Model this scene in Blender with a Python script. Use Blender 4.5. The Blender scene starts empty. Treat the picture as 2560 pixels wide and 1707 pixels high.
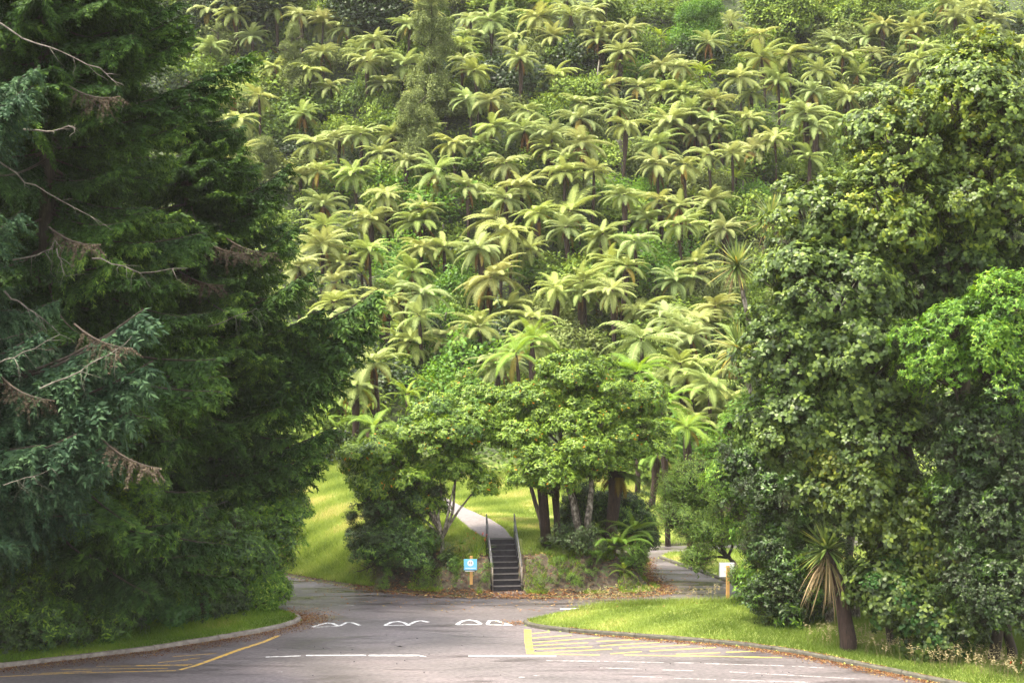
import bpy, math, random
import numpy as np
from mathutils import Vector, Matrix, Euler
R_ = random.Random(11)
rng = np.random.default_rng(11)
PI = math.pi
sc = bpy.context.scene
COL = sc.collection

# ---------------------------------------------------------------- camera, sky, sun, exposure
CAMZ, FOC = 10.2, 3500.0
cam = bpy.data.cameras.new('camera'); cam.sensor_width = 36; cam.lens = 36 * FOC / 2560
cam.clip_end = 2000; cam.clip_start = 0.1
camo = bpy.data.objects.new('camera', cam); COL.objects.link(camo)
camo.location = (0, 0, CAMZ); camo.rotation_euler = (PI / 2, 0, 0)
sc.camera = camo
SUN_EL, SUN_AZ = math.radians(65), math.radians(256)      # azimuth clockwise from +Y
w = bpy.data.worlds.new('World'); sc.world = w; w.use_nodes = True
nt = w.node_tree; nt.nodes.clear()
sky = nt.nodes.new('ShaderNodeTexSky'); sky.sky_type = 'NISHITA'; sky.sun_disc = False
sky.sun_elevation = SUN_EL; sky.sun_rotation = SUN_AZ; sky.dust_density = 4; sky.air_density = 1.0
hs = nt.nodes.new('ShaderNodeHueSaturation'); hs.inputs['Saturation'].default_value = 0.08
bg = nt.nodes.new('ShaderNodeBackground'); bg.inputs['Strength'].default_value = 0.10
wo = nt.nodes.new('ShaderNodeOutputWorld')
nt.links.new(sky.outputs[0], hs.inputs['Color']); nt.links.new(hs.outputs[0], bg.inputs[0]); nt.links.new(bg.outputs[0], wo.inputs[0])
sl = bpy.data.lights.new('sun', 'SUN'); sl.energy = 1.5; sl.angle = math.radians(10); sl.color = (1.0, .88, .64)
so = bpy.data.objects.new('sun', sl); COL.objects.link(so)
sdir = Vector((math.sin(SUN_AZ) * math.cos(SUN_EL), math.cos(SUN_AZ) * math.cos(SUN_EL), math.sin(SUN_EL)))
so.rotation_euler = sdir.to_track_quat('Z', 'Y').to_euler(); so.location = (-20, -10, 60)
vs = sc.view_settings; vs.view_transform = 'Standard'; vs.look = 'None'; vs.gamma = 1; vs.use_curve_mapping = False
vs.exposure = 3.06
sc.render.engine = 'CYCLES'
sc.cycles.max_bounces = 6; sc.cycles.diffuse_bounces = 3; sc.cycles.glossy_bounces = 2
sc.cycles.transmission_bounces = 3; sc.cycles.volume_bounces = 1; sc.cycles.use_denoising = True; sc.cycles.denoising_prefilter = 'ACCURATE'; sc.cycles.adaptive_threshold = .008; sc.cycles.sample_clamp_indirect = 4
sc.cycles.caustics_reflective = False; sc.cycles.caustics_refractive = False

# ---------------------------------------------------------------- helpers
def P(px, py, Y):
    return Vector(((px - 1280) / FOC * Y, Y, CAMZ - (py - 853) / FOC * Y))
def tagk(o, label=None, cat=None, group=None, kind=None):
    if label: o['label'] = label
    if cat: o['category'] = cat
    if group: o['group'] = group
    if kind: o['kind'] = kind
    return o
def np_mesh(name, V, T, mats, tint=None, midx=None, smooth=False):
    V = np.asarray(V, np.float32); T = np.asarray(T, np.int32)
    me = bpy.data.meshes.new(name)
    me.vertices.add(len(V)); me.vertices.foreach_set('co', V.ravel())
    k = T.shape[1]
    me.loops.add(len(T) * k); me.loops.foreach_set('vertex_index', T.ravel())
    me.polygons.add(len(T)); me.polygons.foreach_set('loop_start', np.arange(0, len(T) * k, k, dtype=np.int32))
    for m in (mats if isinstance(mats, (list, tuple)) else [mats]): me.materials.append(m)
    if midx is not None: me.polygons.foreach_set('material_index', np.asarray(midx, np.int32))
    me.polygons.foreach_set('use_smooth', np.full(len(T), smooth))
    me.update(calc_edges=True)
    if tint is not None:
        a = me.attributes.new('tint', 'FLOAT', 'POINT'); a.data.foreach_set('value', np.asarray(tint, np.float32))
    return me
def link(name, me, parent=None, loc=None, rot=None, scale=None, kind=None):
    o = bpy.data.objects.new(name, me); COL.objects.link(o)
    if parent is not None: o.parent = parent
    if loc is not None: o.location = loc
    if rot is not None: o.rotation_euler = rot
    if scale is not None: o.scale = scale if hasattr(scale, '__len__') else (scale,) * 3
    if kind: o['kind'] = kind
    return o
def thing(name, label, cat, loc, rz=0, group=None):
    o = link(name, None, None, loc, (0, 0, rz)); tagk(o, label, cat, group); return o

class Geo:
    """collects quads and tris with material index"""
    def __init__(s): s.v = []; s.f = []; s.m = []
    def add(s, vs_, fs, m=0):
        b = len(s.v); s.v += [tuple(v) for v in vs_]
        for f in fs: s.f.append(tuple(b + i for i in f)); s.m.append(m)
    def box(s, c, d, rz=0, m=0, taper=1.0, tilt=None):
        hx, hy, hz = d[0] / 2, d[1] / 2, d[2] / 2
        M = Matrix.Rotation(rz, 3, 'Z')
        if tilt: M = M @ Matrix.Rotation(tilt[0], 3, 'X') @ Matrix.Rotation(tilt[1], 3, 'Y')
        vv = []
        for z in (-1, 1):
            t = taper if z > 0 else 1
            for x, y in ((-1, -1), (1, -1), (1, 1), (-1, 1)):
                vv.append(Vector(c) + M @ Vector((x * hx * t, y * hy * t, z * hz)))
        s.add(vv, [(3, 2, 1, 0), (4, 5, 6, 7), (0, 1, 5, 4), (1, 2, 6, 5), (2, 3, 7, 6), (3, 0, 4, 7)], m)
    def tube(s, pts, rad, n=7, m=0, bump=0.0):
        pts = [Vector(p) for p in pts]; b = []
        ref = Vector((0.3, 1, 0.1)).normalized()
        for i, p in enumerate(pts):
            d = (pts[min(i + 1, len(pts) - 1)] - pts[max(i - 1, 0)]).normalized()
            a = d.cross(ref)
            if a.length < .1: a = d.cross(Vector((1, 0, 0)))
            a.normalize(); c = d.cross(a)
            r = rad[i] if hasattr(rad, '__len__') else rad
            for k in range(n):
                t = 2 * PI * k / n; rr = r * (1 + bump * (R_.random() - .5))
                b.append(p + a * math.cos(t) * rr + c * math.sin(t) * rr)
        f = []
        for i in range(len(pts) - 1):
            for k in range(n):
                f.append((i * n + k, i * n + (k + 1) % n, (i + 1) * n + (k + 1) % n, (i + 1) * n + k))
        f.append(tuple(range(n - 1, -1, -1))); f.append(tuple((len(pts) - 1) * n + k for k in range(n)))
        s.add(b, f, m)
    def mesh(s, name, mats, smooth=False):
        me = bpy.data.meshes.new(name); me.from_pydata(s.v, [], s.f)
        for m in (mats if isinstance(mats, (list, tuple)) else [mats]): me.materials.append(m)
        me.polygons.foreach_set('material_index', s.m)
        me.polygons.foreach_set('use_smooth', [smooth] * len(s.f)); me.update(); return me
    def build(s, name, mats, parent=None, smooth=False, kind=None):
        return link(name, s.mesh(name, mats, smooth), parent, kind=kind)

def wob(a, b, n, amp):
    a = Vector(a); b = Vector(b); L = (b - a).length; out = []
    for i in range(n + 1):
        t = i / n; p = a.lerp(b, t)
        if 0 < i < n: p += Vector((R_.uniform(-1, 1), R_.uniform(-1, 1), R_.uniform(-.5, .5))) * amp * L
        out.append(p)
    return out

# ---------------------------------------------------------------- materials
def newmat(name):
    m = bpy.data.materials.new(name); m.use_nodes = True
    n = m.node_tree; n.nodes.clear(); return m, n, n.links
def ramp(n, stops):
    r = n.nodes.new('ShaderNodeValToRGB'); e = r.color_ramp.elements
    while len(e) < len(stops): e.new(.5)
    for i, (p, c) in enumerate(stops): e[i].position = p; e[i].color = (*c, 1)
    return r
def leafmat(name, stops, rough=.5, trans=.3, spec=.4, rnd=.3):
    spec *= .42; rough = min(1, rough + .06)
    m, n, L = newmat(name)
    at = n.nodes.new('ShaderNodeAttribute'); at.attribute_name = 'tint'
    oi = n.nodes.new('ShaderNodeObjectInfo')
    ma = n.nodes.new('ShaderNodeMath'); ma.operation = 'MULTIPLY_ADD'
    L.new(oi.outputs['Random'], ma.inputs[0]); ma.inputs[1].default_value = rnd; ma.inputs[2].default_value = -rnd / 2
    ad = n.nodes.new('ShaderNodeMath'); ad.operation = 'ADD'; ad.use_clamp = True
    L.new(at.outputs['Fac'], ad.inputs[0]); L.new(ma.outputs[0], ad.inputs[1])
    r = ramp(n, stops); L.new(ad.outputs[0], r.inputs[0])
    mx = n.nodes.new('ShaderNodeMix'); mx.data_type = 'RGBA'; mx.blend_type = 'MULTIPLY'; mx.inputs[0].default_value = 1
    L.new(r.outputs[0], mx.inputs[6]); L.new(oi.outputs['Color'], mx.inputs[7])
    p = n.nodes.new('ShaderNodeBsdfPrincipled'); p.inputs['Roughness'].default_value = rough
    p.inputs['Specular IOR Level'].default_value = spec
    t = n.nodes.new('ShaderNodeBsdfTranslucent')
    hs = n.nodes.new('ShaderNodeHueSaturation'); hs.inputs['Hue'].default_value = .485; hs.inputs['Saturation'].default_value = 1.1; hs.inputs['Value'].default_value = 1.3
    L.new(mx.outputs[2], p.inputs['Base Color']); L.new(mx.outputs[2], hs.inputs['Color']); L.new(hs.outputs[0], t.inputs[0])
    ms = n.nodes.new('ShaderNodeMixShader'); ms.inputs[0].default_value = trans
    L.new(p.outputs[0], ms.inputs[1]); L.new(t.outputs[0], ms.inputs[2])
    o = n.nodes.new('ShaderNodeOutputMaterial'); L.new(ms.outputs[0], o.inputs[0]); return m
def noisemat(name, stops, scale=(5, 5, 5), rough=.85, detail=6, bump=0, spec=.3, nscale=1.0, dist=0):
    m, n, L = newmat(name)
    tc = n.nodes.new('ShaderNodeTexCoord'); mp = n.nodes.new('ShaderNodeMapping'); mp.inputs['Scale'].default_value = scale
    no = n.nodes.new('ShaderNodeTexNoise'); no.inputs['Scale'].default_value = nscale; no.inputs['Detail'].default_value = detail
    no.inputs['Roughness'].default_value = .65; no.inputs['Distortion'].default_value = dist
    L.new(tc.outputs['Object'], mp.inputs[0]); L.new(mp.outputs[0], no.inputs[0])
    r = ramp(n, stops); L.new(no.outputs[0], r.inputs[0])
    p = n.nodes.new('ShaderNodeBsdfPrincipled'); p.inputs['Roughness'].default_value = rough; p.inputs['Specular IOR Level'].default_value = spec
    L.new(r.outputs[0], p.inputs['Base Color'])
    if bump:
        b = n.nodes.new('ShaderNodeBump'); b.inputs['Strength'].default_value = bump; b.inputs['Distance'].default_value = .03
        L.new(no.outputs[0], b.inputs['Height']); L.new(b.outputs[0], p.inputs['Normal'])
    o = n.nodes.new('ShaderNodeOutputMaterial'); L.new(p.outputs[0], o.inputs[0]); return m

M = {}
M['fern'] = leafmat('fern_green', [(0, (.07, .088, .02)), (.45, (.185, .22, .066)), (.85, (.275, .31, .102)), (1, (.32, .35, .12))], .55, .28, .3, .35)
M['fernbright'] = leafmat('fern_bright', [(0, (.06, .11, .015)), (.6, (.13, .21, .03)), (1, (.24, .32, .05))], .5, .35, .3)
M['deadfrond'] = leafmat('dead_frond', [(0, (.05, .025, .012)), (.6, (.12, .06, .025)), (1, (.22, .11, .04))], .9, .15, .1)
M['deadtwig'] = leafmat('dead_twig', [(0, (.02, .016, .011)), (.6, (.06, .047, .034)), (1, (.13, .105, .075))], .9, .1, .1)
M['goldfrond'] = leafmat('yellowing_frond', [(0, (.16, .12, .03)), (1, (.32, .24, .06))], .8, .3, .1)
M['conifer'] = leafmat('conifer_needles', [(0, (.004, .011, .003)), (.45, (.018, .046, .009)), (.8, (.055, .112, .018)), (1, (.12, .20, .025))], .6, .2, .3, .35)
M['spruce'] = leafmat('blue_spruce_needles', [(0, (.007, .018, .009)), (.5, (.027, .060, .030)), (1, (.075, .135, .055))], .6, .2, .3, .3)
M['laurel'] = leafmat('laurel_leaf', [(0, (.009, .024, .005)), (.5, (.036, .082, .014)), (.85, (.085, .165, .024)), (1, (.17, .28, .025))], .32, .24, .7, .3)
M['ivy'] = leafmat('vine_leaf', [(0, (.02, .06, .018)), (.5, (.05, .125, .03)), (1, (.09, .19, .045))], .35, .25, .5, .2)
M['bigleaf'] = leafmat('big_leaf', [(0, (.014, .026, .008)), (.5, (.065, .10, .025)), (.9, (.14, .19, .04)), (1, (.20, .25, .045))], .36, .3, .55, .25)
M['yellowleaf'] = leafmat('yellow_green_leaf', [(0, (.03, .055, .008)), (.5, (.085, .12, .016)), (.9, (.17, .20, .025)), (1, (.30, .28, .04))], .4, .35, .5, .25)
M['limeleaf'] = leafmat('lime_leaf', [(0, (.035, .09, .012)), (.5, (.085, .18, .022)), (.9, (.16, .27, .03)), (1, (.25, .36, .05))], .4, .35, .45, .25)
M['darkleaf'] = leafmat('dark_leaf', [(0, (.007, .014, .004)), (.5, (.021, .040, .010)), (.9, (.05, .085, .02)), (1, (.09, .14, .03))], .38, .2, .5, .2)
M['umbrella'] = leafmat('umbrella_leaf', [(0, (.018, .042, .006)), (.4, (.065, .125, .013)), (.8, (.16, .245, .028)), (.955, (.23, .31, .04)), (.965, (.45, .22, .02)), (1, (.5, .22, .02))], .34, .28, .5, .12)
M['olive'] = leafmat('olive_leaf', [(0, (.045, .062, .016)), (.5, (.125, .16, .045)), (1, (.25, .29, .10))], .5, .25, .3, .2)
M['forest'] = leafmat('forest_leaf', [(0, (.03, .06, .01)), (.5, (.11, .17, .026)), (1, (.22, .29, .045))], .5, .25, .3, .4)
M['grassb'] = leafmat('grass_blade', [(0, (.085, .13, .022)), (.5, (.19, .26, .055)), (.85, (.29, .345, .085)), (1, (.46, .41, .16))], .6, .35, .2, 0)
M['grassdark'] = leafmat('grass_blade_green', [(0, (.05, .10, .012)), (.5, (.12, .21, .025)), (.9, (.21, .30, .04)), (1, (.34, .32, .10))], .6, .35, .2, 0)
M['straw'] = leafmat('straw', [(0, (.14, .13, .05)), (1, (.36, .30, .17))], .8, .3, .1, 0)
M['litter'] = leafmat('fallen_leaf', [(0, (.045, .02, .010)), (.45, (.12, .045, .018)), (.8, (.20, .095, .038)), (.95, (.34, .22, .09)), (1, (.50, .38, .09))], .6, .1, .3, 0)
M['sword'] = leafmat('sword_leaf', [(0, (.05, .085, .025)), (.5, (.12, .17, .045)), (.9, (.24, .28, .09)), (1, (.36, .28, .06))], .38, .3, .5, .1)
M['deadsword'] = leafmat('dead_sword_leaf', [(0, (.05, .05, .02)), (.6, (.14, .10, .05)), (1, (.28, .21, .12))], .8, .2, .2, 0)
M['redflower'] = leafmat('red_flower', [(0, (.5, .05, .01)), (1, (.7, .10, .02))], .5, .3, .3, 0)
M['bark'] = noisemat('dark_bark', [(.3, (.018, .013, .010)), (.6, (.05, .038, .028)), (.8, (.10, .08, .06))], (14, 14, 3), .9, bump=.6)
M['ferntrunk'] = noisemat('fern_trunk', [(.3, (.012, .008, .006)), (.55, (.034, .020, .015)), (.8, (.07, .045, .033))], (16, 16, 2), .95, bump=.8)
M['palebark'] = noisemat('mottled_bark', [(.38, (.035, .026, .02)), (.5, (.13, .11, .085)), (.62, (.34, .30, .25))], (7, 7, 4), .85, bump=.4)
M['deadwood'] = noisemat('dead_wood', [(.35, (.05, .042, .034)), (.65, (.165, .15, .125))], (6, 6, 2), .85, bump=.3)
M['concrete'] = noisemat('kerb_concrete', [(.3, (.10, .085, .075)), (.55, (.19, .165, .145)), (.75, (.27, .24, .21))], (5, 5, 5), .9, bump=.4)
M['darkkerb'] = noisemat('mossy_kerb_concrete', [(.3, (.035, .032, .028)), (.6, (.085, .08, .06)), (.8, (.15, .14, .10))], (5, 5, 5), .9, bump=.4)
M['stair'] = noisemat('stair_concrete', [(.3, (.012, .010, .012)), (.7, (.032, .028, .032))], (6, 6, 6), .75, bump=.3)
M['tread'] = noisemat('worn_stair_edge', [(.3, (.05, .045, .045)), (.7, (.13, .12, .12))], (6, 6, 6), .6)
M['rail'] = noisemat('galvanised_rail', [(.3, (.05, .05, .055)), (.7, (.12, .12, .13))], (9, 9, 9), .45)
M['railpost'] = noisemat('weathered_rail_post', [(.3, (.12, .10, .08)), (.7, (.27, .23, .19))], (9, 9, 9), .6)
M['path'] = noisemat('path_gravel', [(.3, (.10, .088, .092)), (.6, (.17, .15, .155)), (.8, (.22, .195, .20))], (9, 9, 9), .9, bump=.2)
M['post'] = noisemat('timber_post', [(.3, (.42, .22, .07)), (.7, (.58, .33, .12))], (20, 20, 2), .7)
M['blue'] = noisemat('sign_blue', [(.3, (.16, .50, .78)), (.7, (.18, .54, .82))], (2, 2, 2), .4)
M['white'] = noisemat('sign_white', [(.3, (.76, .78, .80)), (.7, (.82, .82, .84))], (2, 2, 2), .4)
M['black'] = noisemat('sign_black', [(.3, (.02, .02, .03)), (.7, (.03, .03, .04))], (2, 2, 2), .5)

def paintmat(name, c, wear):
    m, n, L = newmat(name)
    tc = n.nodes.new('ShaderNodeTexCoord')
    no = n.nodes.new('ShaderNodeTexNoise'); no.inputs['Scale'].default_value = 5; no.inputs['Detail'].default_value = 12; no.inputs['Roughness'].default_value = .85
    L.new(tc.outputs['Object'], no.inputs[0])
    r = ramp(n, [(wear - .03, (.15, .13, .135)), (wear + .07, c)]); L.new(no.outputs[0], r.inputs[0])
    p = n.nodes.new('ShaderNodeBsdfPrincipled'); p.inputs['Roughness'].default_value = .55
    L.new(r.outputs[0], p.inputs['Base Color'])
    o = n.nodes.new('ShaderNodeOutputMaterial'); L.new(p.outputs[0], o.inputs[0]); return m
M['whitepaint'] = paintmat('white_road_paint', (.66, .65, .66), .44)
M['thinwhite'] = paintmat('worn_white_paint', (.50, .49, .50), .49)
M['yellowpaint'] = paintmat('yellow_road_paint', (.58, .35, .05), .45)
M['paleyellow'] = paintmat('pale_yellow_paint', (.56, .37, .05), .41)

# asphalt: chip seal, lighter and pinkish near, wet darker streaks at the junction
m, n, L = newmat('asphalt'); M['asphalt'] = m
tc = n.nodes.new('ShaderNodeTexCoord')
def nz(scale, det, mscale, dist=0):
    mp = n.nodes.new('ShaderNodeMapping'); mp.inputs['Scale'].default_value = mscale
    no = n.nodes.new('ShaderNodeTexNoise'); no.inputs['Scale'].default_value = scale; no.inputs['Detail'].default_value = det; no.inputs['Distortion'].default_value = dist
    L.new(tc.outputs['Object'], mp.inputs[0]); L.new(mp.outputs[0], no.inputs[0]); return no
fine = nz(38, 4, (1, 1, 1)); big = nz(1, 6, (.25, .5, 1), .6); wet = nz(1, 8, (.22, 1.1, 1), 1.2)
med = nz(7, 10, (1, 1.4, 1), .3); fm = n.nodes.new('ShaderNodeMix'); fm.data_type = 'FLOAT'; fm.inputs[0].default_value = .6; L.new(fine.outputs[0], fm.inputs[2]); L.new(med.outputs[0], fm.inputs[3])
rf = ramp(n, [(.36, (.060, .053, .056)), (.5, (.100, .089, .092)), (.64, (.145, .129, .132))]); L.new(fm.outputs[0], rf.inputs[0])
rb = ramp(n, [(.35, (.68, .66, .66)), (.5, (.9, .87, .88)), (.68, (1.12, 1.05, 1.07))]); L.new(big.outputs[0], rb.inputs[0])
mx = n.nodes.new('ShaderNodeMix'); mx.data_type = 'RGBA'; mx.blend_type = 'MULTIPLY'; mx.inputs[0].default_value = 1
L.new(rf.outputs[0], mx.inputs[6]); L.new(rb.outputs[0], mx.inputs[7])
sep = n.nodes.new('ShaderNodeSeparateXYZ'); L.new(tc.outputs['Object'], sep.inputs[0])
mr = n.nodes.new('ShaderNodeMapRange'); mr.inputs[1].default_value = 50.5; mr.inputs[2].default_value = 55.5; mr.inputs[3].default_value = -.05; mr.inputs[4].default_value = .10
L.new(sep.outputs[1], mr.inputs[0])
aw = n.nodes.new('ShaderNodeMath'); aw.operation = 'ADD'; L.new(wet.outputs[0], aw.inputs[0]); L.new(mr.outputs[0], aw.inputs[1])
rw = ramp(n, [(.48, (0, 0, 0)), (.74, (1, 1, 1))]); L.new(aw.outputs[0], rw.inputs[0])
mw = n.nodes.new('ShaderNodeMix'); mw.data_type = 'RGBA'; mw.blend_type = 'MULTIPLY'; mw.inputs[7].default_value = (.42, .40, .42, 1)
L.new(rw.outputs[0], mw.inputs[0]); L.new(mx.outputs[2], mw.inputs[6])
pr = n.nodes.new('ShaderNodeBsdfPrincipled'); L.new(mw.outputs[2], pr.inputs['Base Color'])
rr = n.nodes.new('ShaderNodeMapRange'); rr.inputs[3].default_value = .62; rr.inputs[4].default_value = .22; L.new(rw.outputs[0], rr.inputs[0]); L.new(rr.outputs[0], pr.inputs['Roughness'])
bp = n.nodes.new('ShaderNodeBump'); bp.inputs['Strength'].default_value = .35; bp.inputs['Distance'].default_value = .01
L.new(fine.outputs[0], bp.inputs['Height']); L.new(bp.outputs[0], pr.inputs['Normal'])
oo = n.nodes.new('ShaderNodeOutputMaterial'); L.new(pr.outputs[0], oo.inputs[0])
M['tyremark'] = noisemat('rubber_mark', [(.35, (.06, .052, .056)), (.7, (.11, .096, .10))], (3, 3, 3), .6)

# ground material: attribute cover = (soil, forest floor, dry grass)
m, n, L = newmat('ground'); M['ground'] = m
tc = n.nodes.new('ShaderNodeTexCoord')
g1 = nz(1, 8, (.8, .8, .8)); g2 = nz(1, 8, (5, 5, 5))
rg = ramp(n, [(.3, (.10, .14, .02)), (.55, (.18, .22, .04)), (.8, (.26, .28, .07))]); L.new(g1.outputs[0], rg.inputs[0])
rs = ramp(n, [(.3, (.010, .007, .005)), (.47, (.032, .022, .014)), (.57, (.06, .045, .028)), (.64, (.035, .06, .012)), (.8, (.05, .09, .015))]); L.new(g2.outputs[0], rs.inputs[0])
rfl = ramp(n, [(.3, (.018, .025, .010)), (.7, (.05, .07, .022))]); L.new(g2.outputs[0], rfl.inputs[0])
at = n.nodes.new('ShaderNodeAttribute'); at.attribute_name = 'cover'
sp = n.nodes.new('ShaderNodeSeparateColor'); L.new(at.outputs['Color'], sp.inputs[0])
a = n.nodes.new('ShaderNodeMix'); a.data_type = 'RGBA'; L.new(sp.outputs[0], a.inputs[0]); L.new(rg.outputs[0], a.inputs[6]); L.new(rs.outputs[0], a.inputs[7])
b = n.nodes.new('ShaderNodeMix'); b.data_type = 'RGBA'; L.new(sp.outputs[1], b.inputs[0]); L.new(a.outputs[2], b.inputs[6]); L.new(rfl.outputs[0], b.inputs[7])
pr = n.nodes.new('ShaderNodeBsdfPrincipled'); pr.inputs['Roughness'].default_value = .95; L.new(b.outputs[2], pr.inputs['Base Color'])
bp = n.nodes.new('ShaderNodeBump'); bp.inputs['Strength'].default_value = .8; bp.inputs['Distance'].default_value = .08
L.new(g2.outputs[0], bp.inputs['Height']); L.new(bp.outputs[0], pr.inputs['Normal'])
oo = n.nodes.new('ShaderNodeOutputMaterial'); L.new(pr.outputs[0], oo.inputs[0])

# ---------------------------------------------------------------- terrain
MOUND = [(-90, 68), (-30, 65.5), (-18, 63.5), (-10.05, 61.1), (-8.2, 59.4), (-6.5, 58.05), (-4.3, 56.8), (-2, 55.95), (1.05, 55.9), (3.3, 55.9),
         (5.05, 56.1), (6.0, 56.6), (6.4, 57.7), (6.1, 59.4), (5.96, 61.4), (6.16, 65.5), (6.3, 67.8), (5, 69.4), (3.5, 70.2), (6, 70.0), (9, 69.8),
         (14, 71.2), (90, 80), (90, 900), (-90, 900)]
ISLAND = [(.42, 50.75), (.48, 50.35), (.75, 49.95), (1.3, 49.5), (2.6, 48.85), (4.66, 48.1), (6.76, 47.3), (7.9, 46.75), (9.4, 45.6), (11.2, 43.6), (12.6, 42), (16, 38.6),
          (25, 32), (90, 10), (90, 62), (25, 57.0), (14, 55.7), (8.2, 54.6), (5.5, 54.3), (3.4, 53.7), (2.1, 52.6), (.9, 51.4)]
VERGE = [(-90, 12), (-40, 33), (-24, 39.8), (-16, 43.7), (-11.9, 46.2), (-10.2, 47.7), (-8.9, 48.9), (-8.2, 49.8), (-7.8, 50.6), (-7.7, 51.3), (-7.95, 51.9), (-8.6, 52.8),
         (-9.6, 54), (-14, 57), (-25, 60), (-90, 62)]
SIDE = [(6.9, 66.0), (7.5, 64.0), (8.3, 61.9), (8.9, 60.0), (9.3, 58.9), (11, 58.6), (16, 59.6), (25, 62), (90, 68), (90, 76), (25, 70), (12, 68.4), (8.5, 67.3), (7.4, 66.8)]
def sdist(poly, X, Y):
    X = np.asarray(X, float); Y = np.asarray(Y, float)
    d = np.full(X.shape, 1e9); ins = np.zeros(X.shape, bool); k = len(poly)
    for i in range(k):
        x1, y1 = poly[i]; x2, y2 = poly[(i + 1) % k]
        ex, ey = x2 - x1, y2 - y1
        t = np.clip(((X - x1) * ex + (Y - y1) * ey) / (ex * ex + ey * ey), 0, 1)
        d = np.minimum(d, np.hypot(X - x1 - t * ex, Y - y1 - t * ey))
        c = (y1 > Y) != (y2 > Y)
        if y1 != y2: ins ^= c & (X < (x2 - x1) * (Y - y1) / (y2 - y1) + x1)
    return np.where(ins, d, -d)
ST_A, ST_B = Vector((-.20, 57.25, 0)), Vector((-.50, 59.95, 1.80))
NST, RISE = 9, .2
def sm(a, b, x):
    t = np.clip((x - a) / (b - a), 0, 1); return t * t * (3 - 2 * t)
def terr(X, Y, full=False):
    X = np.asarray(X, float); Y = np.asarray(Y, float)
    dm = sdist(MOUND, X, Y)
    wf = sm(-8.2, -5.5, X)
    gf = np.interp(dm, [0, .8, 1.9, 4, 12, 20], [.03, .14, 1.2, 1.70, 2.40, 3.1])
    gl = np.interp(dm, [0, .5, 3, 8, 15, 20], [.03, .1, .95, 2.1, 3.1, 3.3])
    g = gf * wf + gl * (1 - wf)
    rough = (.10 * np.sin(X * 3.1 + Y * 1.7) + .08 * np.sin(X * 6.3 - Y * 5.1) + .05 * np.sin(X * 11 + Y * 9)) * np.clip(dm - .2, 0, 1) * wf * sm(5, 1.5, dm) * sm(.7, 1.3, np.abs(X + .4))
    hill = np.interp(Y, [76, 84, 95, 110, 180, 235, 300, 900], [0, 1.2, 4.2, 11.5, 68, 104, 118, 150])
    lump = sm(85, 105, Y) * (1.3 * np.sin(X * .11 + 1) + 1.1 * np.sin(X * .23 + Y * .17) + .5 * np.sin(X * .6 - Y * .45))
    h = np.where(dm > 0, g + rough + hill + lump, -.05)
    for poly, k in ((ISLAND, .012), (VERGE, .03), (SIDE, .05)):
        d = sdist(poly, X, Y)
        hp = .12 + np.clip(d, 0, 12) * k + .015 * np.sin(X * 2.3) * np.sin(Y * 2.9)
        h = np.where(d > .08, np.maximum(h, hp), h)
    # stair slot
    t = (Y - ST_A.y) / (ST_B.y - ST_A.y); xc = ST_A.x + (ST_B.x - ST_A.x) * t
    slot = (np.abs(X - xc) < .68) & (t > -.5) & (t < 1.0)
    h = np.where(slot, np.minimum(h, np.clip(t, 0, 1) * 1.8 - .28), h)
    return (h, dm) if full else h
def th(x, y): return float(terr(np.array([x]), np.array([y]))[0])

xs = np.concatenate([np.linspace(-400, -60, 18)[:-1], np.linspace(-60, -20, 41)[:-1], np.arange(-20, 20, .2), np.linspace(20, 60, 41), np.linspace(60, 400, 18)[1:]])
ys = np.concatenate([np.linspace(-60, 36, 25)[:-1], np.arange(36, 74, .2), np.linspace(74, 110, 73)[:-1], np.linspace(110, 240, 105)[:-1], np.linspace(240, 900, 20)])
GX, GY = np.meshgrid(xs, ys)
H, DM = terr(GX, GY, True)
V = np.stack([GX.ravel(), GY.ravel(), H.ravel()], 1)
ny, nx = GX.shape
ii = (np.arange(ny - 1)[:, None] * nx + np.arange(nx - 1)[None, :]).ravel()
F = np.stack([ii, ii + 1, ii + nx + 1, ii + nx], 1)
me = np_mesh('ground', V, F, M['ground'], smooth=True)
soil = sm(3.4, 2.4, DM) * sm(-7.5, -5, GX) * sm(71, 67, GY) * (DM > 0)
soil = np.maximum(soil, sm(.7, .2, DM) * (DM > 0))
forest = np.maximum(sm(78, 84, GY), np.maximum(sm(-13, -16, GX) * (GY < 60), sm(12, 15, GX) * (GY > 47) * .9))
cov = np.stack([soil.ravel(), forest.ravel(), np.zeros(soil.size), np.ones(soil.size)], 1).astype(np.float32)
ca = me.color_attributes.new('cover', 'FLOAT_COLOR', 'POINT'); ca.data.foreach_set('color', cov.ravel())
tagk(link('ground', me), 'grassy ground rising into a steep bush-covered hillside', kind='structure')

# ---------------------------------------------------------------- road
g = Geo(); g.add([(-90, 8, 0), (90, 8, 0), (90, 84, 0), (-90, 84, 0)], [(0, 1, 2, 3)])
road = g.build('road', M['asphalt']); tagk(road, 'pinkish grey chip-sealed road and junction with worn markings', kind='structure')
def G(px, py):
    Y = FOC * CAMZ / (py - 853); return Vector(((px - 1280) / FOC * Y, Y, 0))
def stripe(name, pts, wd, mat, z=.004):
    """flat painted stripe along ground points (wd: width in metres, or list)"""
    g = Geo(); pts = [Vector(p) for p in pts]; vv = []
    for i, p in enumerate(pts):
        d = (pts[min(i + 1, len(pts) - 1)] - pts[max(i - 1, 0)]); d.z = 0; d.normalize(); nn = Vector((-d.y, d.x, 0))
        ww = wd[i] if hasattr(wd, '__len__') else wd
        vv += [p + nn * ww / 2 + Vector((0, 0, z)), p - nn * ww / 2 + Vector((0, 0, z))]
    g.add(vv, [(2 * i, 2 * i + 1, 2 * i + 3, 2 * i + 2) for i in range(len(pts) - 1)])
    return g.build(name, mat, road)
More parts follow.
